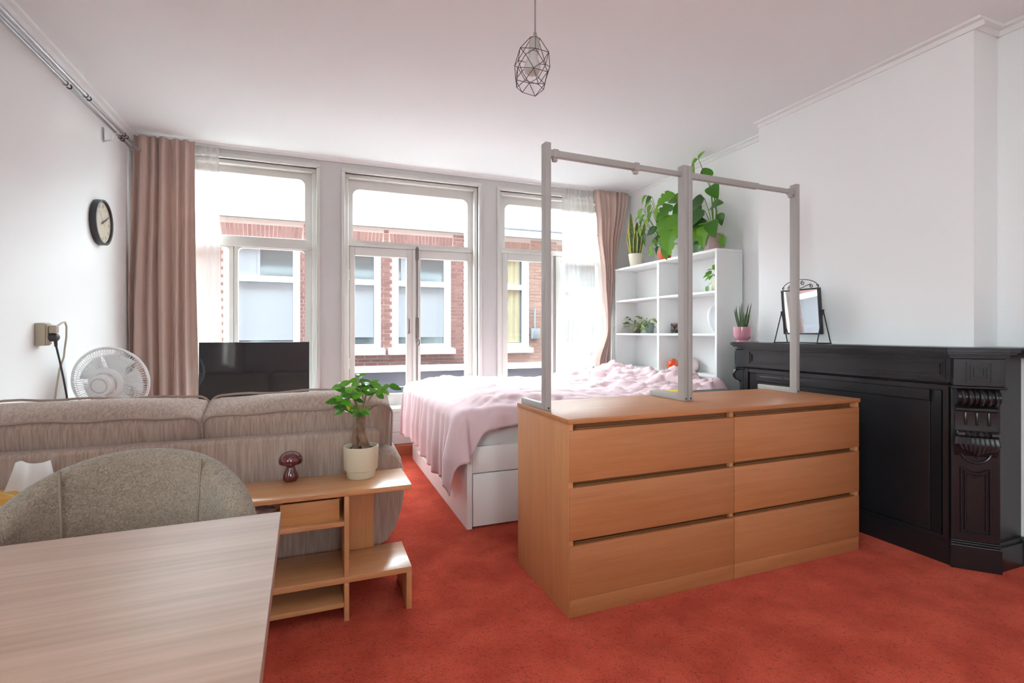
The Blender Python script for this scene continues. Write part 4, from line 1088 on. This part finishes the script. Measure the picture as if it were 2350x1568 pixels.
# ------------------------------------------------------------------ curtains
CUR = cloth('dusky_rose_curtain', '#d6bbb0', .14, bump=.05, bscale=200)
SHR = cloth('white_sheer', '#e9e7e3', .22, transp=.45)
def curtain(name, label, f_left, f_right, y0, amp, folds, z0, z1, m, seed, group=None, nu=150, nv=50, tie=None):
    q = MB(); rnd = random.Random(seed); ph = [rnd.uniform(0, 6) for _ in range(4)]
    def f(u, v):
        z = z1 + (z0 - z1) * v
        xl, xr = f_left(z), f_right(z)
        uu = u + .022 * math.sin(2 * PI * u * 2.3 + ph[0]) + .012 * math.sin(v * 5 + u * 9 + ph[1])
        A = amp * (.75 + .25 * math.sin(u * 11 + ph[2])) * min(1, .55 + v * .8)
        if tie: A *= (1 - .6 * math.exp(-((z - tie) / .16) ** 2))
        y = y0 + A * math.sin(2 * PI * folds * uu + .5 * math.sin(3 * v + ph[3])) + .25 * A * math.sin(2 * PI * folds * 2.1 * uu + ph[1])
        return (xl + (xr - xl) * u, y, z)
    q.grid(nu, nv, f); o = q.build(name, m, ang=180)
    if m is CUR: o.modifiers.new('t', 'SOLIDIFY').thickness = .002
    tag(o, label, 'curtain', group); return o
def lin(pts):
    pts = sorted(pts)
    def f(z):
        if z <= pts[0][0]: return pts[0][1]
        for (a, xa), (b, xb) in zip(pts, pts[1:]):
            if z <= b:
                t = (z - a) / (b - a); t = t * t * (3 - 2 * t); return xa + (xb - xa) * t
        return pts[-1][1]
    return f
curtain('curtain', 'dusky rose curtain hanging in folds beside the television', lin([(0.02, -1.235), (1.2, -1.232), (2.3, -1.205)]), lin([(.02, -.80), (2.45, -.83)]), 4.305, .052, 5.6, .015, 2.46, CUR, 3)
curtain('sheer_curtain', 'narrow white sheer curtain hanging behind the dusky rose curtain', lin([(0.02, -.90), (2.4, -.90)]), lin([(.42, -.66), (2.4, -.685)]), 4.372, .012, 4, .42, 2.455, SHR, 5, nu=80)
curtain('curtain', 'dusky rose curtain tied back against the white shelving', lin([(0.1, 2.52), (.75, 2.565), (1.10, 2.685), (1.6, 2.64), (2.1, 2.58), (2.45, 2.54)]), lin([(.1, 2.70), (.8, 2.735), (1.15, 2.735), (1.7, 2.80), (2.45, 2.93)]), 4.335, .030, 6.5, .05, 2.46, CUR, 8, tie=1.12)
curtain('sheer_curtain', 'wide white sheer curtain drawn towards the tied back rose curtain', lin([(.45, 2.17), (1.2, 2.22), (2.45, 2.215)]), lin([(.45, 2.46), (1.1, 2.70), (1.5, 2.66), (2.45, 2.56)]), 4.385, .012, 8, .42, 2.455, SHR, 12, nu=140)

# ------------------------------------------------------------------ pendant lamp
WIRE = mat('lamp_wire', (.045, .035, .035), .5); SOCK = mat('lamp_socket', (.50, .46, .43), .6)
pl = thing('pendant_lamp', 'wire cage pendant lamp with a bare bulb hanging on a cord', 'lamp', (.786, 1.786, HC))
MB().lathe([(0, 0), (.04, -.001), (.036, -.02), (.008, -.028), (0, -.028)], 24).build('ceiling_rose', SOCK, pl)
MB().cyl((0, 0, -.02), (0, 0, 2.205 - HC), .0032, 8).build('cord', mat('lamp_cord', (.32, .27, .25), .6), pl)
z0 = 2.20 - HC
LT = Matrix.Translation((0, 0, z0)) @ Matrix.Rotation(.10, 4, 'Y') @ Matrix.Rotation(.25, 4, 'Z')
MB().tube([(.0, .011 * math.sin(2 * PI * k / 16), .004 + .013 * math.cos(2 * PI * k / 16)) for k in range(16)], .002, 6, closed=True).build('hook_ring', SOCK, pl, M=LT @ Matrix.Rotation(-1.2, 4, 'Z'))
MB().lathe([(0, -.012), (.018, -.012), (.020, -.02), (.0205, -.066), (.017, -.067), (0, -.067)], 24).build('socket', SOCK, pl, M=LT)
BULB = mat('opal_bulb', (.62, .58, .55), .25)
MB().lathe([(0.0165, -.0675), (.0165, -.078), (.020, -.09), (.030, -.112), (.032, -.125), (.027, -.142), (.012, -.152), (0, -.153)], 28).build('bulb', BULB, pl, M=LT)
n = 6
def ringv(r, z, off=0, zj=.0): return [Vector((r * math.cos(2 * PI * (k + off) / n), r * math.sin(2 * PI * (k + off) / n), z + zj * (1 if k % 2 else -1))) for k in range(n)]
T0 = ringv(.021, -.012); T1 = ringv(.063, -.078, 0, .006); T2 = ringv(.068, -.118, .5, .008); T3 = ringv(.066, -.155, 0, .006); T4 = ringv(.052, -.205, .5, .004)
q = MB(); rr = .0013
def e_(a, b): q.tube([a, b], rr, 5)
for k in range(n):
    e_(T0[k], T0[(k + 1) % n]); e_(T0[k], T1[k]); e_(T1[k], T1[(k + 1) % n])
    e_(T1[k], T2[k]); e_(T1[k], T2[k - 1]); e_(T2[k], T3[k]); e_(T2[k], T3[(k + 1) % n]); e_(T3[k], T3[(k + 1) % n])
    e_(T3[k], T4[k]); e_(T3[k], T4[k - 1]); e_(T4[k], T4[(k + 1) % n])
q.build('cage', WIRE, pl, M=LT)

# ------------------------------------------------------------------ table mirror on the mantelpiece
MZ = .9925
mr = thing('table_mirror', 'black framed swivel mirror with wrought iron scrolls on the mantelpiece', 'mirror', (2.70, 2.19, MZ))
MM = Matrix.Translation((0, 0, .19)) @ Matrix.Rotation(-.09, 4, 'Y') @ Matrix.Translation((0, 0, -.19))
w2, zb, zt_ = .125, .055, .325
q = MB()
for a, b_, c_, d_ in ((-w2, -w2 + .009, zb, zt_), (w2 - .009, w2, zb, zt_), (-w2 + .009, w2 - .009, zb, zb + .008), (-w2 + .009, w2 - .009, zt_ - .009, zt_)):
    q.box(-.012, .012, a, b_, c_, d_, .0015)
q.build('frame', BLK, mr, M=MM)
MB().box(-.004, 0, -w2 + .009, w2 - .009, zb + .008, zt_ - .009).build('mirror_glass', mat('silvered_glass', (.86, .87, .87), .02, metal=1), mr, smooth=False, M=MM)
MB().box(.0005, .006, -w2 + .009, w2 - .009, zb + .008, zt_ - .009).build('backing', BLK, mr, smooth=False, M=MM)
q = MB(); r_ = .0022
q.tube([(0, .118 * math.cos(PI * k / 16), zt_ + .004 + .052 * math.sin(PI * k / 16)) for k in range(17)], r_, 6)
def spiral(cy, cz, r0, turns, a0, sg, n=26): return [(0, cy + sg * r0 * (1 - .75 * k / n) * math.cos(a0 + turns * 2 * PI * k / n), cz + r0 * (1 - .75 * k / n) * math.sin(a0 + turns * 2 * PI * k / n)) for k in range(n + 1)]
for s_ in (-1, 1):
    q.tube(spiral(s_ * .112, zt_ + .012, .011, .8, -PI / 2, s_), r_, 6)
    q.tube(spiral(s_ * .075, zt_ + .013, .012, 1.4, PI / 2, s_), r_, 6)
    q.tube(spiral(s_ * .020, zt_ + .034, .014, 1.4, PI / 2, s_), r_, 6)
    q.tube([(0, s_ * .075, zt_ + .025), (0, s_ * .05, zt_ + .02), (0, s_ * .02, zt_ + .008), (0, 0, zt_ + .004)], r_, 6)
q.build('scrollwork', BLK, mr, M=MM)
for s_ in (-1, 1):
    q = MB(); y = s_ * (w2 + .014)
    q.tube([(0, y, .19), (-.055, y + s_ * .004, .004)], .0032, 8); q.tube([(0, y, .19), (.055, y + s_ * .004, .004)], .0032, 8); q.tube([(-.06, y + s_ * .004, .0035), (.06, y + s_ * .004, .0035)], .0033, 8)
    q.build('stand', BLK, mr)
    q = MB(); q.lathe([(0, -.006), (.005, -.004), (.0065, 0), (.005, .004), (0, .006)], 12, M=Matrix.Translation((0, y, .192)))
    q.cyl((0, y, .19), (0, s_ * w2, .19), .003, 8); q.build('pivot_knob', BLK, mr)
MB().cyl((.05, -w2 - .014, .004), (.05, w2 + .014, .004), .003, 8).build('stretcher', BLK, mr)
# ------------------------------------------------------------------ plants
def leaf_mat(name, c1, c2, rough=.4, transl=.25):
    if name in MATS: return MATS[name]
    m = bpy.data.materials.new(name); m.use_nodes = True
    nt = m.node_tree; N = nt.nodes; L = nt.links; b = N['Principled BSDF']; out = N['Material Output']
    oi = N.new('ShaderNodeObjectInfo'); mx = N.new('ShaderNodeMix'); mx.data_type = 'RGBA'
    mx.inputs[6].default_value = C(c1); mx.inputs[7].default_value = C(c2); L.new(oi.outputs['Random'], mx.inputs[0])
    L.new(mx.outputs[2], b.inputs['Base Color']); b.inputs['Roughness'].default_value = rough
    t = N.new('ShaderNodeBsdfTranslucent'); L.new(mx.outputs[2], t.inputs[0])
    ms = N.new('ShaderNodeMixShader'); ms.inputs[0].default_value = transl; L.new(b.outputs[0], ms.inputs[1]); L.new(t.outputs[0], ms.inputs[2]); L.new(ms.outputs[0], out.inputs[0])
    MATS[name] = m; return m
def snake_mat():
    m = bpy.data.materials.new('snake_plant_leaf'); m.use_nodes = True
    nt = m.node_tree; N = nt.nodes; L = nt.links; b = N['Principled BSDF']
    uv = N.new('ShaderNodeUVMap'); sp_ = N.new('ShaderNodeSeparateXYZ'); L.new(uv.outputs[0], sp_.inputs[0])
    a = N.new('ShaderNodeMath'); a.operation = 'SUBTRACT'; L.new(sp_.outputs[0], a.inputs[0]); a.inputs[1].default_value = .5
    ab = N.new('ShaderNodeMath'); ab.operation = 'ABSOLUTE'; L.new(a.outputs[0], ab.inputs[0])
    tc = N.new('ShaderNodeTexCoord'); n = N.new('ShaderNodeTexNoise'); n.inputs['Scale'].default_value = 30; L.new(tc.outputs['Object'], n.inputs['Vector'])
    gr = N.new('ShaderNodeValToRGB'); e = gr.color_ramp.elements; e[0].position = .4; e[0].color = C('#2c4416'); e[1].position = .6; e[1].color = C('#56701f'); L.new(n.outputs['Fac'], gr.inputs[0])
    st = N.new('ShaderNodeMath'); st.operation = 'GREATER_THAN'; L.new(ab.outputs[0], st.inputs[0]); st.inputs[1].default_value = .34
    mx = N.new('ShaderNodeMix'); mx.data_type = 'RGBA'; L.new(st.outputs[0], mx.inputs[0]); L.new(gr.outputs[0], mx.inputs[6]); mx.inputs[7].default_value = C('#cfc468')
    L.new(mx.outputs[2], b.inputs['Base Color']); b.inputs['Roughness'].default_value = .4
    MATS['snake'] = m; return m
SNK = snake_mat()
def leaf_mesh(name, prof, n=9, bend=.35, fold=.25, mt_=None, thick=0, wav=0, seg=4):
    """unit leaf along +Y, normal +Z. prof(t)->half width; bend = droop at tip"""
    q = MB(); uvs = {}
    def f(u, v):
        w = prof(v); s = (u - .5) * 2
        y = v; z = -bend * v * v + fold * w * abs(s) + wav * math.sin(v * 14 + u * 3) * abs(s)
        return (w * s, y * (1 - .12 * bend * v), z)
    vs = q.grid(seg + 1, n, f)
    uvl = q.bm.loops.layers.uv.new('UVMap'); idx = {}
    for i, col_ in enumerate(vs):
        for j, v in enumerate(col_): idx[v] = (i / seg, j / (n - 1))
    for fc_ in q.bm.faces:
        for l in fc_.loops: l[uvl].uv = idx[l.vert]
    me = q.mesh(name, True, 180); me.materials.append(mt_); return me
ovate = lambda k: (lambda t: k * math.sin(PI * min(1, t ** .8)) ** .8 * (1 - .25 * t) + .002)
lance = lambda k: (lambda t: k * math.sin(PI * t ** .75) + .001)
heart = lambda k: (lambda t: k * (math.sin(PI * t ** .55)) ** .75 + .001)
def monst(t): return .40 * (math.sin(PI * t ** .6)) ** .7 * (1 - .28 * (math.sin(t * 24) > .55)) + .002
def orient(p, d, up=Vector((0, 0, 1)), s=1.0, roll=0, sx=1.0):
    d = Vector(d).normalized(); x = d.cross(up)
    if x.length < 1e-3: x = Vector((1, 0, 0))
    x.normalize(); z = x.cross(d)
    R = Matrix(((x.x, d.x, z.x), (x.y, d.y, z.y), (x.z, d.z, z.z))) @ Matrix.Rotation(roll, 3, 'Y')
    M = R.to_4x4() @ Matrix.Diagonal((s * sx, s, s, 1)); M.translation = Vector(p); return M
def pot(root, prof, m, soil_r, soil_z, name='pot'):
    MB().lathe(prof, 36).build(name, m, root, ang=40)
    MB().lathe([(0, soil_z), (soil_r, soil_z), (soil_r, soil_z - .004)], 24, cap0=False).build('soil', SOIL, root)
def potprof(rb, rt, h, th=.005, rim=0):
    return [(0, 0), (rb * .93, 0), (rb, .004), (rt, h - .003), (rt - .001, h), (rt - th, h), (rt - th - .003, h - .05 * h - .02)]

# snake plant, cream pot, on the shelf
CREAM = mat('cream_glaze', '#e6dcc9', .35); 
snake_leaf = [leaf_mesh('snake_leaf', lambda t: .115 * (1 - t ** 3) ** .8 * (.55 + .9 * t * (1 - .5 * t)) + .001, 12, b, .5, SNK, wav=.006) for b in (.02, .12, -.06)]
t = thing('snake_plant', 'snake plant with yellow edged leaves in a cream pot on the shelving', 'plant', (2.862, 4.10, SZ + .0005))
pot(t, potprof(.054, .073, .128), CREAM, .066, .112)
for k, (a, tilt, L) in enumerate(((0, .05, .30), (.6, .12, .36), (1.3, .30, .33), (2.0, .18, .24), (2.7, .34, .30), (3.3, .14, .40), (3.8, .55, .25), (4.5, .30, .22), (5.1, .34, .34), (5.7, .18, .28), (.3, .45, .20))):
    d = Vector((math.cos(a) * .45 * math.sin(tilt), math.sin(a) * math.sin(tilt), math.cos(tilt)))
    inst(snake_leaf[k % 3], 'leaf', t, orient((.03 * math.cos(a), .035 * math.sin(a), .11), d, Vector((-.75 + .35 * math.sin(a * 3.1), -.6 + .45 * math.cos(a * 2.3), .1)), L, 0))

# spear plant, pink pot, on the mantelpiece
PINKG = mat('pink_glaze', '#cf8f9f', .22, coat=.4)
t = thing('spear_plant', 'spiky cylindrical snake plant in a pink footed pot on the mantelpiece', 'plant', (2.715, 2.655, .9925))
pot(t, [(0, 0), (.036, 0), (.038, .006), (.036, .012), (.048, .022), (.055, .045), (.058, .10), (.0575, .1035), (.0535, .1035), (.052, .09)], PINKG, .052, .092)
SPR = leaf_mat('spear_leaf', '#2f4a1e', '#466328', .45, .05)
for k in range(13):
    a = k * 2.4; tl = .08 + .30 * (k % 4) / 3; L = .10 + .075 * ((k * 7) % 5) / 4
    d = Vector((.6 * math.cos(a) * math.sin(tl), math.sin(a) * math.sin(tl), math.cos(tl))); p = Vector((.022 * math.cos(a), .026 * math.sin(a), .088))
    q = MB(); q.tube([p, p + d * L * .5, p + d * L * .85 + Vector((0, 0, .004)), p + d * L + Vector((0, 0, .008))], .005, 7, radii=[.005, .0052, .003, .0004]); q.build('leaf', SPR, t)

# ficus bonsai on the console
FIC = leaf_mat('ficus_leaf', '#2f6a1c', '#6fb035', .3, .3)
fp_ = onZ(828, 1092, .476)
t = thing('ficus_bonsai', 'ficus bonsai with forked roots in a stepped cream pot on the oak console', 'plant', (fp_.x, fp_.y - .01, .4765))
CRG = mat('ivory_glaze', '#ddd2b8', .35)
pot(t, [(0, 0), (.053, 0), (.055, .004), (.057, .026), (.058, .0285), (.0635, .031), (.0655, .036), (.0685, .121), (.0678, .125), (.0645, .125), (.063, .11)], CRG, .063, .108)
BARK = mat('ficus_bark', '#9d7c62', .8, var='#6d5442', vscale=25, bump=.3, bscale=60)
q = MB()
q.tube([(.018, -.02, .10), (.012, -.022, .135), (.002, -.008, .17), (-.002, 0, .205), (.0, 0, .24), (.002, 0, .258)], .014, 12, radii=[.013, .016, .017, .018, .018, .013])
q.tube([(-.022, .006, .10), (-.02, .0, .14), (-.022, 0, .172), (-.018, .0, .195), (-.004, 0, .212)], .012, 12, radii=[.014, .013, .013, .013, .012])
q.tube([(.036, .012, .10), (.022, .008, .135), (.008, .002, .165)], .008, 10, radii=[.007, .008, .008])
q.build('trunk', BARK, t)
fl = leaf_mesh('ficus_leaf', ovate(.30), 8, .25, .2, FIC)
br = [[(0, 0, .25), (-.02, -.01, .30), (-.05, -.02, .345), (-.08, -.02, .37)], [(0, 0, .25), (.01, 0, .31), (.0, .01, .37), (-.012, .01, .40)], [(0, 0, .25), (.03, -.01, .31), (.06, -.01, .345), (.11, -.02, .365)], [(0, 0, .24), (.04, .02, .27), (.065, .02, .285)], [(0, 0, .25), (-.03, .01, .28), (-.055, .0, .285), (-.075, -.01, .27)], [(0, 0, .25), (.02, .02, .32), (.035, .03, .36), (.045, .03, .372)], [(0, 0, .25), (-.03, -.01, .32), (-.06, -.02, .32), (-.09, -.02, .31)]]
rnd = random.Random(4)
for bi, b in enumerate(br):
    MB().tube(b, .003, 6, radii=[.0035, .003, .0024, .0015][:len(b)]).build('twig', BARK, t)
    for k in range(9 if bi != 3 else 0):
        f_ = .45 + .6 * k / 8; f_ = min(f_, 1); i = min(int(f_ * (len(b) - 1)), len(b) - 2); g = f_ * (len(b) - 1) - i
        p = Vector(b[i]).lerp(Vector(b[i + 1]), g)
        a = k * 2.4 + bi; d = Vector((math.cos(a), .7 * math.sin(a), rnd.uniform(-.5, .6)))
        inst(fl, 'leaf', t, orient(p, d, Vector((rnd.uniform(-.4, .4), -.7, .6)), rnd.uniform(.042, .06), rnd.uniform(-.4, .4)))
for k in range(7):
    a = k * .9; inst(fl, 'leaf', t, orient((0, -.005, .26), (math.cos(a), .6 * math.sin(a) - .4, .1 + .4 * math.sin(k)), Vector((0, -.8, .5)), .04, 0))
yl = leaf_mesh('yellow_leaf', ovate(.32), 7, .2, .2, leaf_mat('yellowed_leaf', '#c9b026', '#d6b62a'))
inst(yl, 'leaf', t, orient((-.045, -.03, .275), (-.3, -.5, .5), Vector((0, -.8, .5)), .028))

# broad leaved plants on the shelving
G1 = leaf_mat('monstera_leaf', '#3f7a1d', '#74ad2c', .35, .35); G2 = leaf_mat('dark_leaf', '#2c5420', '#44752b', .35, .2); G3 = leaf_mat('light_leaf', '#5f9a2b', '#8fbf3f', .4, .35)
lm = leaf_mesh('monstera_leaf', monst, 26, .35, .15, G1, seg=6); lh = leaf_mesh('heart_leaf', heart(.36), 10, .35, .2, G1); ld = leaf_mesh('dark_heart_leaf', heart(.34), 10, .3, .2, G2); ll_ = leaf_mesh('lance_leaf', lance(.20), 10, .45, .25, G3); lg = leaf_mesh('dark_lance_leaf', lance(.27), 10, .4, .3, G2)
def stemleaf(t, base, tip, d, me, L, m, r=.0025, up=Vector((-.6, -.3, .6)), roll=0):
    base = Vector(base); tip = Vector(tip)
    if t.name.startswith(('potted_climber', 'monstera', 'philodendron')) and tip.z > .15: tip.z = .15 + (tip.z - .15) * 1.45; L *= 1.12
    mid = (base + tip) / 2 + Vector((0, 0, .18 * (tip - base).length))
    pts = [base.lerp(mid, k / 4).lerp(mid.lerp(tip, k / 4), k / 4) for k in range(5)]
    MB().tube(pts, r, 6).build('stem', m, t); inst(me, 'leaf', t, orient(tip, d, up, L, roll))
STG = leaf_mat('green_stem', '#5c8a2e', '#6c9a3a', .5, .1)
# orange pot: trailing lance leaves
ORP = mat('orange_pot', '#d8592c', .5)
t = thing('potted_climber', 'leafy climber with drooping lance leaves in an orange pot on the shelving', 'plant', (2.85, 3.655, SZ + .0005))
pot(t, potprof(.048, .060, .098), ORP, .054, .085)
rnd = random.Random(9)
for k, (ty, tz, L, me) in enumerate(((.13, .40, .09, ll_), (.10, .33, .10, ll_), (.17, .27, .10, ll_), (.06, .30, .11, ll_), (.03, .34, .10, ll_), (.13, .22, .13, lg), (.07, .20, .15, lg), (.16, .16, .12, ll_), (-.02, .24, .13, lg), (0, .36, .09, ll_), (.10, .14, .10, lg), (.05, .25, .12, lg), (-.04, .30, .10, ll_), (.19, .13, .10, ll_), (.135, .455, .10, ll_), (.15, .46, .08, ll_), (.18, .38, .10, ll_), (.20, .33, .09, ll_), (.09, .40, .11, ll_), (.05, .43, .10, lg), (.15, .31, .12, lg), (.02, .40, .11, ll_))):
    d = Vector((rnd.uniform(-.5, .1), .5 + .4 * rnd.random() if ty > 0 else rnd.uniform(-.5, .3), rnd.uniform(-1.0, -.3)))
    stemleaf(t, (0, 0, .085), (rnd.uniform(-.17, -.07) if tz > .2 else rnd.uniform(-.05, .0), ty - .045, tz), d, me, L, STG, .0018, Vector((-.8, -.3, .4)), rnd.uniform(-.4, .4))
    if k < 6: inst(ll_, 'leaf', t, orient((rnd.uniform(-.05, .03), ty - .03, tz - .01), (-.3, -.5, -.5 + .5 * rnd.random()), Vector((-.8, 0, .4)), L * .8))
# white pot: monstera
GRP = mat('pale_grey_pot', '#d6d6d4', .4)
t = thing('monstera', 'bushy monstera with split leaves in a pale grey pot on the shelving', 'plant', (2.885, 3.41, SZ + .0005))
pot(t, potprof(.062, .08, .12), GRP, .073, .105)
for k, (dx, ty, tz, L, me, d) in enumerate(((-.12, .08, .30, .20, lm, (-.4, .15, -.8)), (-.16, .02, .22, .21, lm, (-.3, -.1, -.9)), (-.08, .09, .36, .17, lm, (-.5, .3, -.4)), (-.04, -.02, .36, .16, lh, (-.5, .1, -.5)), (-.03, -.10, .33, .17, lm, (-.4, -.6, -.3)), (-.16, -.10, .24, .19, lm, (-.3, -.5, -.7)), (.0, .06, .40, .14, lh, (-.3, .6, .1)), (-.10, .04, .42, .16, lm, (-.6, .3, -.3)), (-.05, .05, .26, .18, lm, (-.7, .3, -.5)), (-.10, -.05, .28, .17, lm, (-.8, 0, -.4)), (-.165, .06, .10, .12, lh, (-.15, .1, -1)))):
    stemleaf(t, (0, 0, .10), (dx, ty, tz), d, me, L, STG, .003, Vector((-.9, -.3, .5)))
# mauve pot: philodendron with a tall vine
MAU = mat('mauve_pot', '#a8928e', .45)
t = thing('philodendron', 'philodendron with a long vine reaching the ceiling in a mauve pot on the shelving', 'plant', (2.862, 3.085, SZ + .0005))
pot(t, potprof(.066, .080, .135), MAU, .073, .12)
for k, (dx, ty, tz, L, me, d) in enumerate(((-.03, .06, .34, .17, ld, (-.4, .8, -.3)), (-.06, .03, .27, .17, ld, (-.5, .5, -.5)), (-.04, -.02, .28, .13, ld, (-.3, -.8, .1)), (-.06, .0, .20, .16, lh, (-.4, .1, -.8)), (-.07, -.05, .20, .14, lh, (-.4, -.5, -.7)), (-.05, .07, .17, .15, lh, (-.4, .7, -.5)), (-.08, .02, .145, .12, lh, (-.3, -.1, -1)), (0, .04, .44, .13, lh, (-.2, .4, .8)), (-.02, -.10, .24, .09, ld, (-.2, -.1, -1)), (-.03, -.125, .10, .09, lh, (-.2, -.2, -1)), (-.05, .09, .10, .12, ld, (-.3, .3, -.9)), (-.02, .0, .40, .14, lh, (-.3, -.5, -.5)), (-.03, .04, .22, .16, ld, (-.6, .3, -.2)))):
    stemleaf(t, (0, -.01, .12), (dx, ty, tz), d, me, L, STG, .003, Vector((-.9, -.3, .5)))
vine = [(0, -.02, .12), (-.01, -.045, .30), (-.02, -.03, .42), (-.03, .03, .55), (-.035, .07, .64), (-.04, .10, .72), (-.04, .12, .752)]
MB().tube(vine, .004, 8, radii=[.007, .006, .004, .003, .003, .002, .0015]).build('vine', STG, t)
for p, d, L in (((-.04, .12, .75), (-.1, -.5, .6), .075), ((-.04, .125, .75), (-.2, .8, -.1), .10), ((-.04, .17, .735), (-.1, .3, -1), .10)):
    inst(ll_, 'leaf', t, orient(p, d, Vector((-.9, 0, .3)), L, 0, 1.4))
MB().tube([(-.04, .12, .75), (-.04, .15, .748), (-.04, .17, .735)], .0015, 6).build('stem', STG, t)

# small pots in the compartments
WG = mat('white_glaze', '#eeece8', .3); PY = mat('pale_yellow_glaze', '#e3dfbf', .35); GRY = mat('blue_grey_pot', '#8e9696', .5); BRN = mat('brown_grey_pot', '#7b706a', .5)
lf_s = leaf_mesh('small_round_leaf', ovate(.40), 7, .2, .2, G2); lf_p = leaf_mesh('pothos_leaf', heart(.34), 8, .3, .2, G1)
Z1, Z2 = 1.3695, 1.0495
t = thing('small_houseplant', 'small round leaved houseplant in a tapered white pot in the upper compartment', 'plant', (2.90, 3.735, Z1))
pot(t, potprof(.040, .034, .095), WG, .028, .08)
rnd = random.Random(2)
for k in range(16):
    a = k * 2.4; stemleaf(t, (0, 0, .085), (.025 * math.cos(a), .030 * math.sin(a), .12 + .07 * (k % 5) / 4), (math.cos(a) - .3, math.sin(a), .3), lf_s, .034, STG, .001, Vector((-.6, 0, .8)))
t = thing('trailing_pothos', 'pothos with a dangling leaf in a pale yellow pot in the upper compartment', 'plant', (2.895, 3.065, Z1))
pot(t, potprof(.046, .054, .115), PY, .048, .10)
for k, (dx, ty, tz, d) in enumerate(((-.02, .05, .15, (-.3, .8, .2)), (-.05, .03, .14, (-.6, .6, -.2)), (-.04, 0, .17, (-.7, .1, .1)), (-.02, -.03, .16, (-.4, -.8, 0)), (-.06, -.01, .13, (-.8, -.1, -.4)), (.0, .02, .18, (-.1, .6, .6)), (-.03, .06, .12, (-.2, .9, -.3)), (-.065, .04, .05, (-.3, .1, -1)), (-.02, -.04, .13, (-.6, -.6, -.3)))):
    stemleaf(t, (0, 0, .10), (dx, ty, tz), d, lf_p, .065, STG, .0014, Vector((-.8, 0, .6)))
vleaf = leaf_mesh('striped_leaf', lance(.17), 8, .35, .3, leaf_mat('tradescantia_leaf', '#4c6030', '#8e9a55', .5, .2))
for nm, lab, y, pm, n_, sd in (('trailing_plant', 'trailing striped leaf plant in a brown pot spilling over the shelf edge', 4.13, BRN, 26, 5), ('trailing_plant', 'trailing striped leaf plant in a blue grey pot beside the divider', 3.93, GRY, 34, 6)):
    t = thing(nm, lab, 'plant', (2.875, y, Z2))
    pot(t, potprof(.05, .06, .095), pm, .054, .085)
    rnd = random.Random(sd)
    for k in range(n_):
        a = rnd.uniform(PI * .45, PI * 1.55); rr_ = rnd.uniform(.03, .105); z = .10 + rnd.uniform(-.05, .05) - .35 * max(0, rr_ - .075)
        p = Vector((rr_ * math.cos(a) * .95, (rr_ * 1.25) * math.sin(a) - (.03 if sd == 6 else -.01), z))
        d = Vector((math.cos(a), math.sin(a) * 1.2, rnd.uniform(-1.0, .5)))
        if p.z + d.normalized().z * .075 - .03 < .015: p.x = -.14; d.x = -.25
        if k % 3 == 0: stemleaf(t, (0, 0, .085), p, d, vleaf, rnd.uniform(.045, .075), STG, .0014, Vector((-.6, 0, .8)), rnd.uniform(-.5, .5))
        else: inst(vleaf, 'leaf', t, orient(p, d, Vector((-.6, rnd.uniform(-.4, .4), .8)), rnd.uniform(.04, .075), rnd.uniform(-.6, .6)))
# jar of dried stems
t = thing('glass_jar', 'small glass jar of dried red stems in the lower compartment', 'jar', (2.87, 3.545, Z2))
MB().lathe([(0, 0), (.034, 0), (.036, .004), (.036, .062), (.033, .066), (.031, .062), (.033, .006), (0, .004)], 28).build('jar', glass_thin('jar_glass', (.86, .88, .87)), t)
MB().lathe([(0, .007), (.028, .007), (.030, .03), (0, .034)], 20).build('filling', mat('dried_moss', '#6d5a4c', .95, bump=.8, bscale=150), t)
rnd = random.Random(3); RS = mat('dried_red_stem', '#7a3a36', .8)
for k in range(16):
    a = k * 2.4; MB().tube([(0, 0, .03), (.016 * math.cos(a), .016 * math.sin(a), .06), (.03 * math.cos(a + .5), .03 * math.sin(a + .5), .075 + .02 * rnd.random()), (.035 * math.cos(a + .9), .035 * math.sin(a + .9), .066)], .0018, 5).build('stem', RS, t)
# white disc lamp leaning in the compartment
t = thing('disc_lamp', 'white oval disc lamp with a thin cord in the lower compartment', 'lamp', (2.872, 3.06, Z2))
q = MB(); b = bmesh.new(); bmesh.ops.create_uvsphere(b, u_segments=32, v_segments=20, radius=1)
for v in b.verts: v.co = Vector((v.co.x * .085, v.co.y * .035, v.co.z * .108))
q.merge(b, Matrix.Translation((0, 0, .110)) @ Matrix.Rotation(-.22, 4, 'X')); q.build('shade', mat('opal_white', '#f2f3f8', .35), t, ang=180)
MB().lathe([(0, 0), (.035, 0), (.036, .006), (.02, .012), (0, .012)], 24).build('base', WG, t)
MB().tube([(.085, .02, .006), (.109, .03, -.005), (.109, .03, -.10), (.109, -.002, -.2), (.109, .01, -.30), (.109, .012, -.318)], .0017, 6).build('cord', mat('pale_cord', '#cfcac6', .6), t)
# small ornaments in the compartment behind the duvet
ORG = mat('orange_glass', '#e8541a', .15, coat=.6)
Z3 = .7295
q = MB(); b = bmesh.new(); bmesh.ops.create_icosphere(b, subdivisions=2, radius=1)
for v in b.verts: v.co = Vector((v.co.x * .05, v.co.y * .05, (v.co.z + 1) * .052)) * (1 + .12 * noise.noise(v.co * 2))
q.merge(b); o = q.build('orange_lantern', ORG, smooth=False); o.location = (2.83, 3.52, Z3 + .002); tag(o, 'faceted orange glass lantern standing behind the duvet', 'lantern')
q = MB(); q.lathe([(0, 0), (.04, 0), (.062, .02), (.070, .055), (.06, .095), (.035, .118), (0, .125)], 32); o = q.build('round_ornament', mat('blush_ceramic', '#e9d3d2', .5)); o.location = (2.915, 3.405, Z3); tag(o, 'round blush ceramic ornament behind the orange lantern', 'ornament')
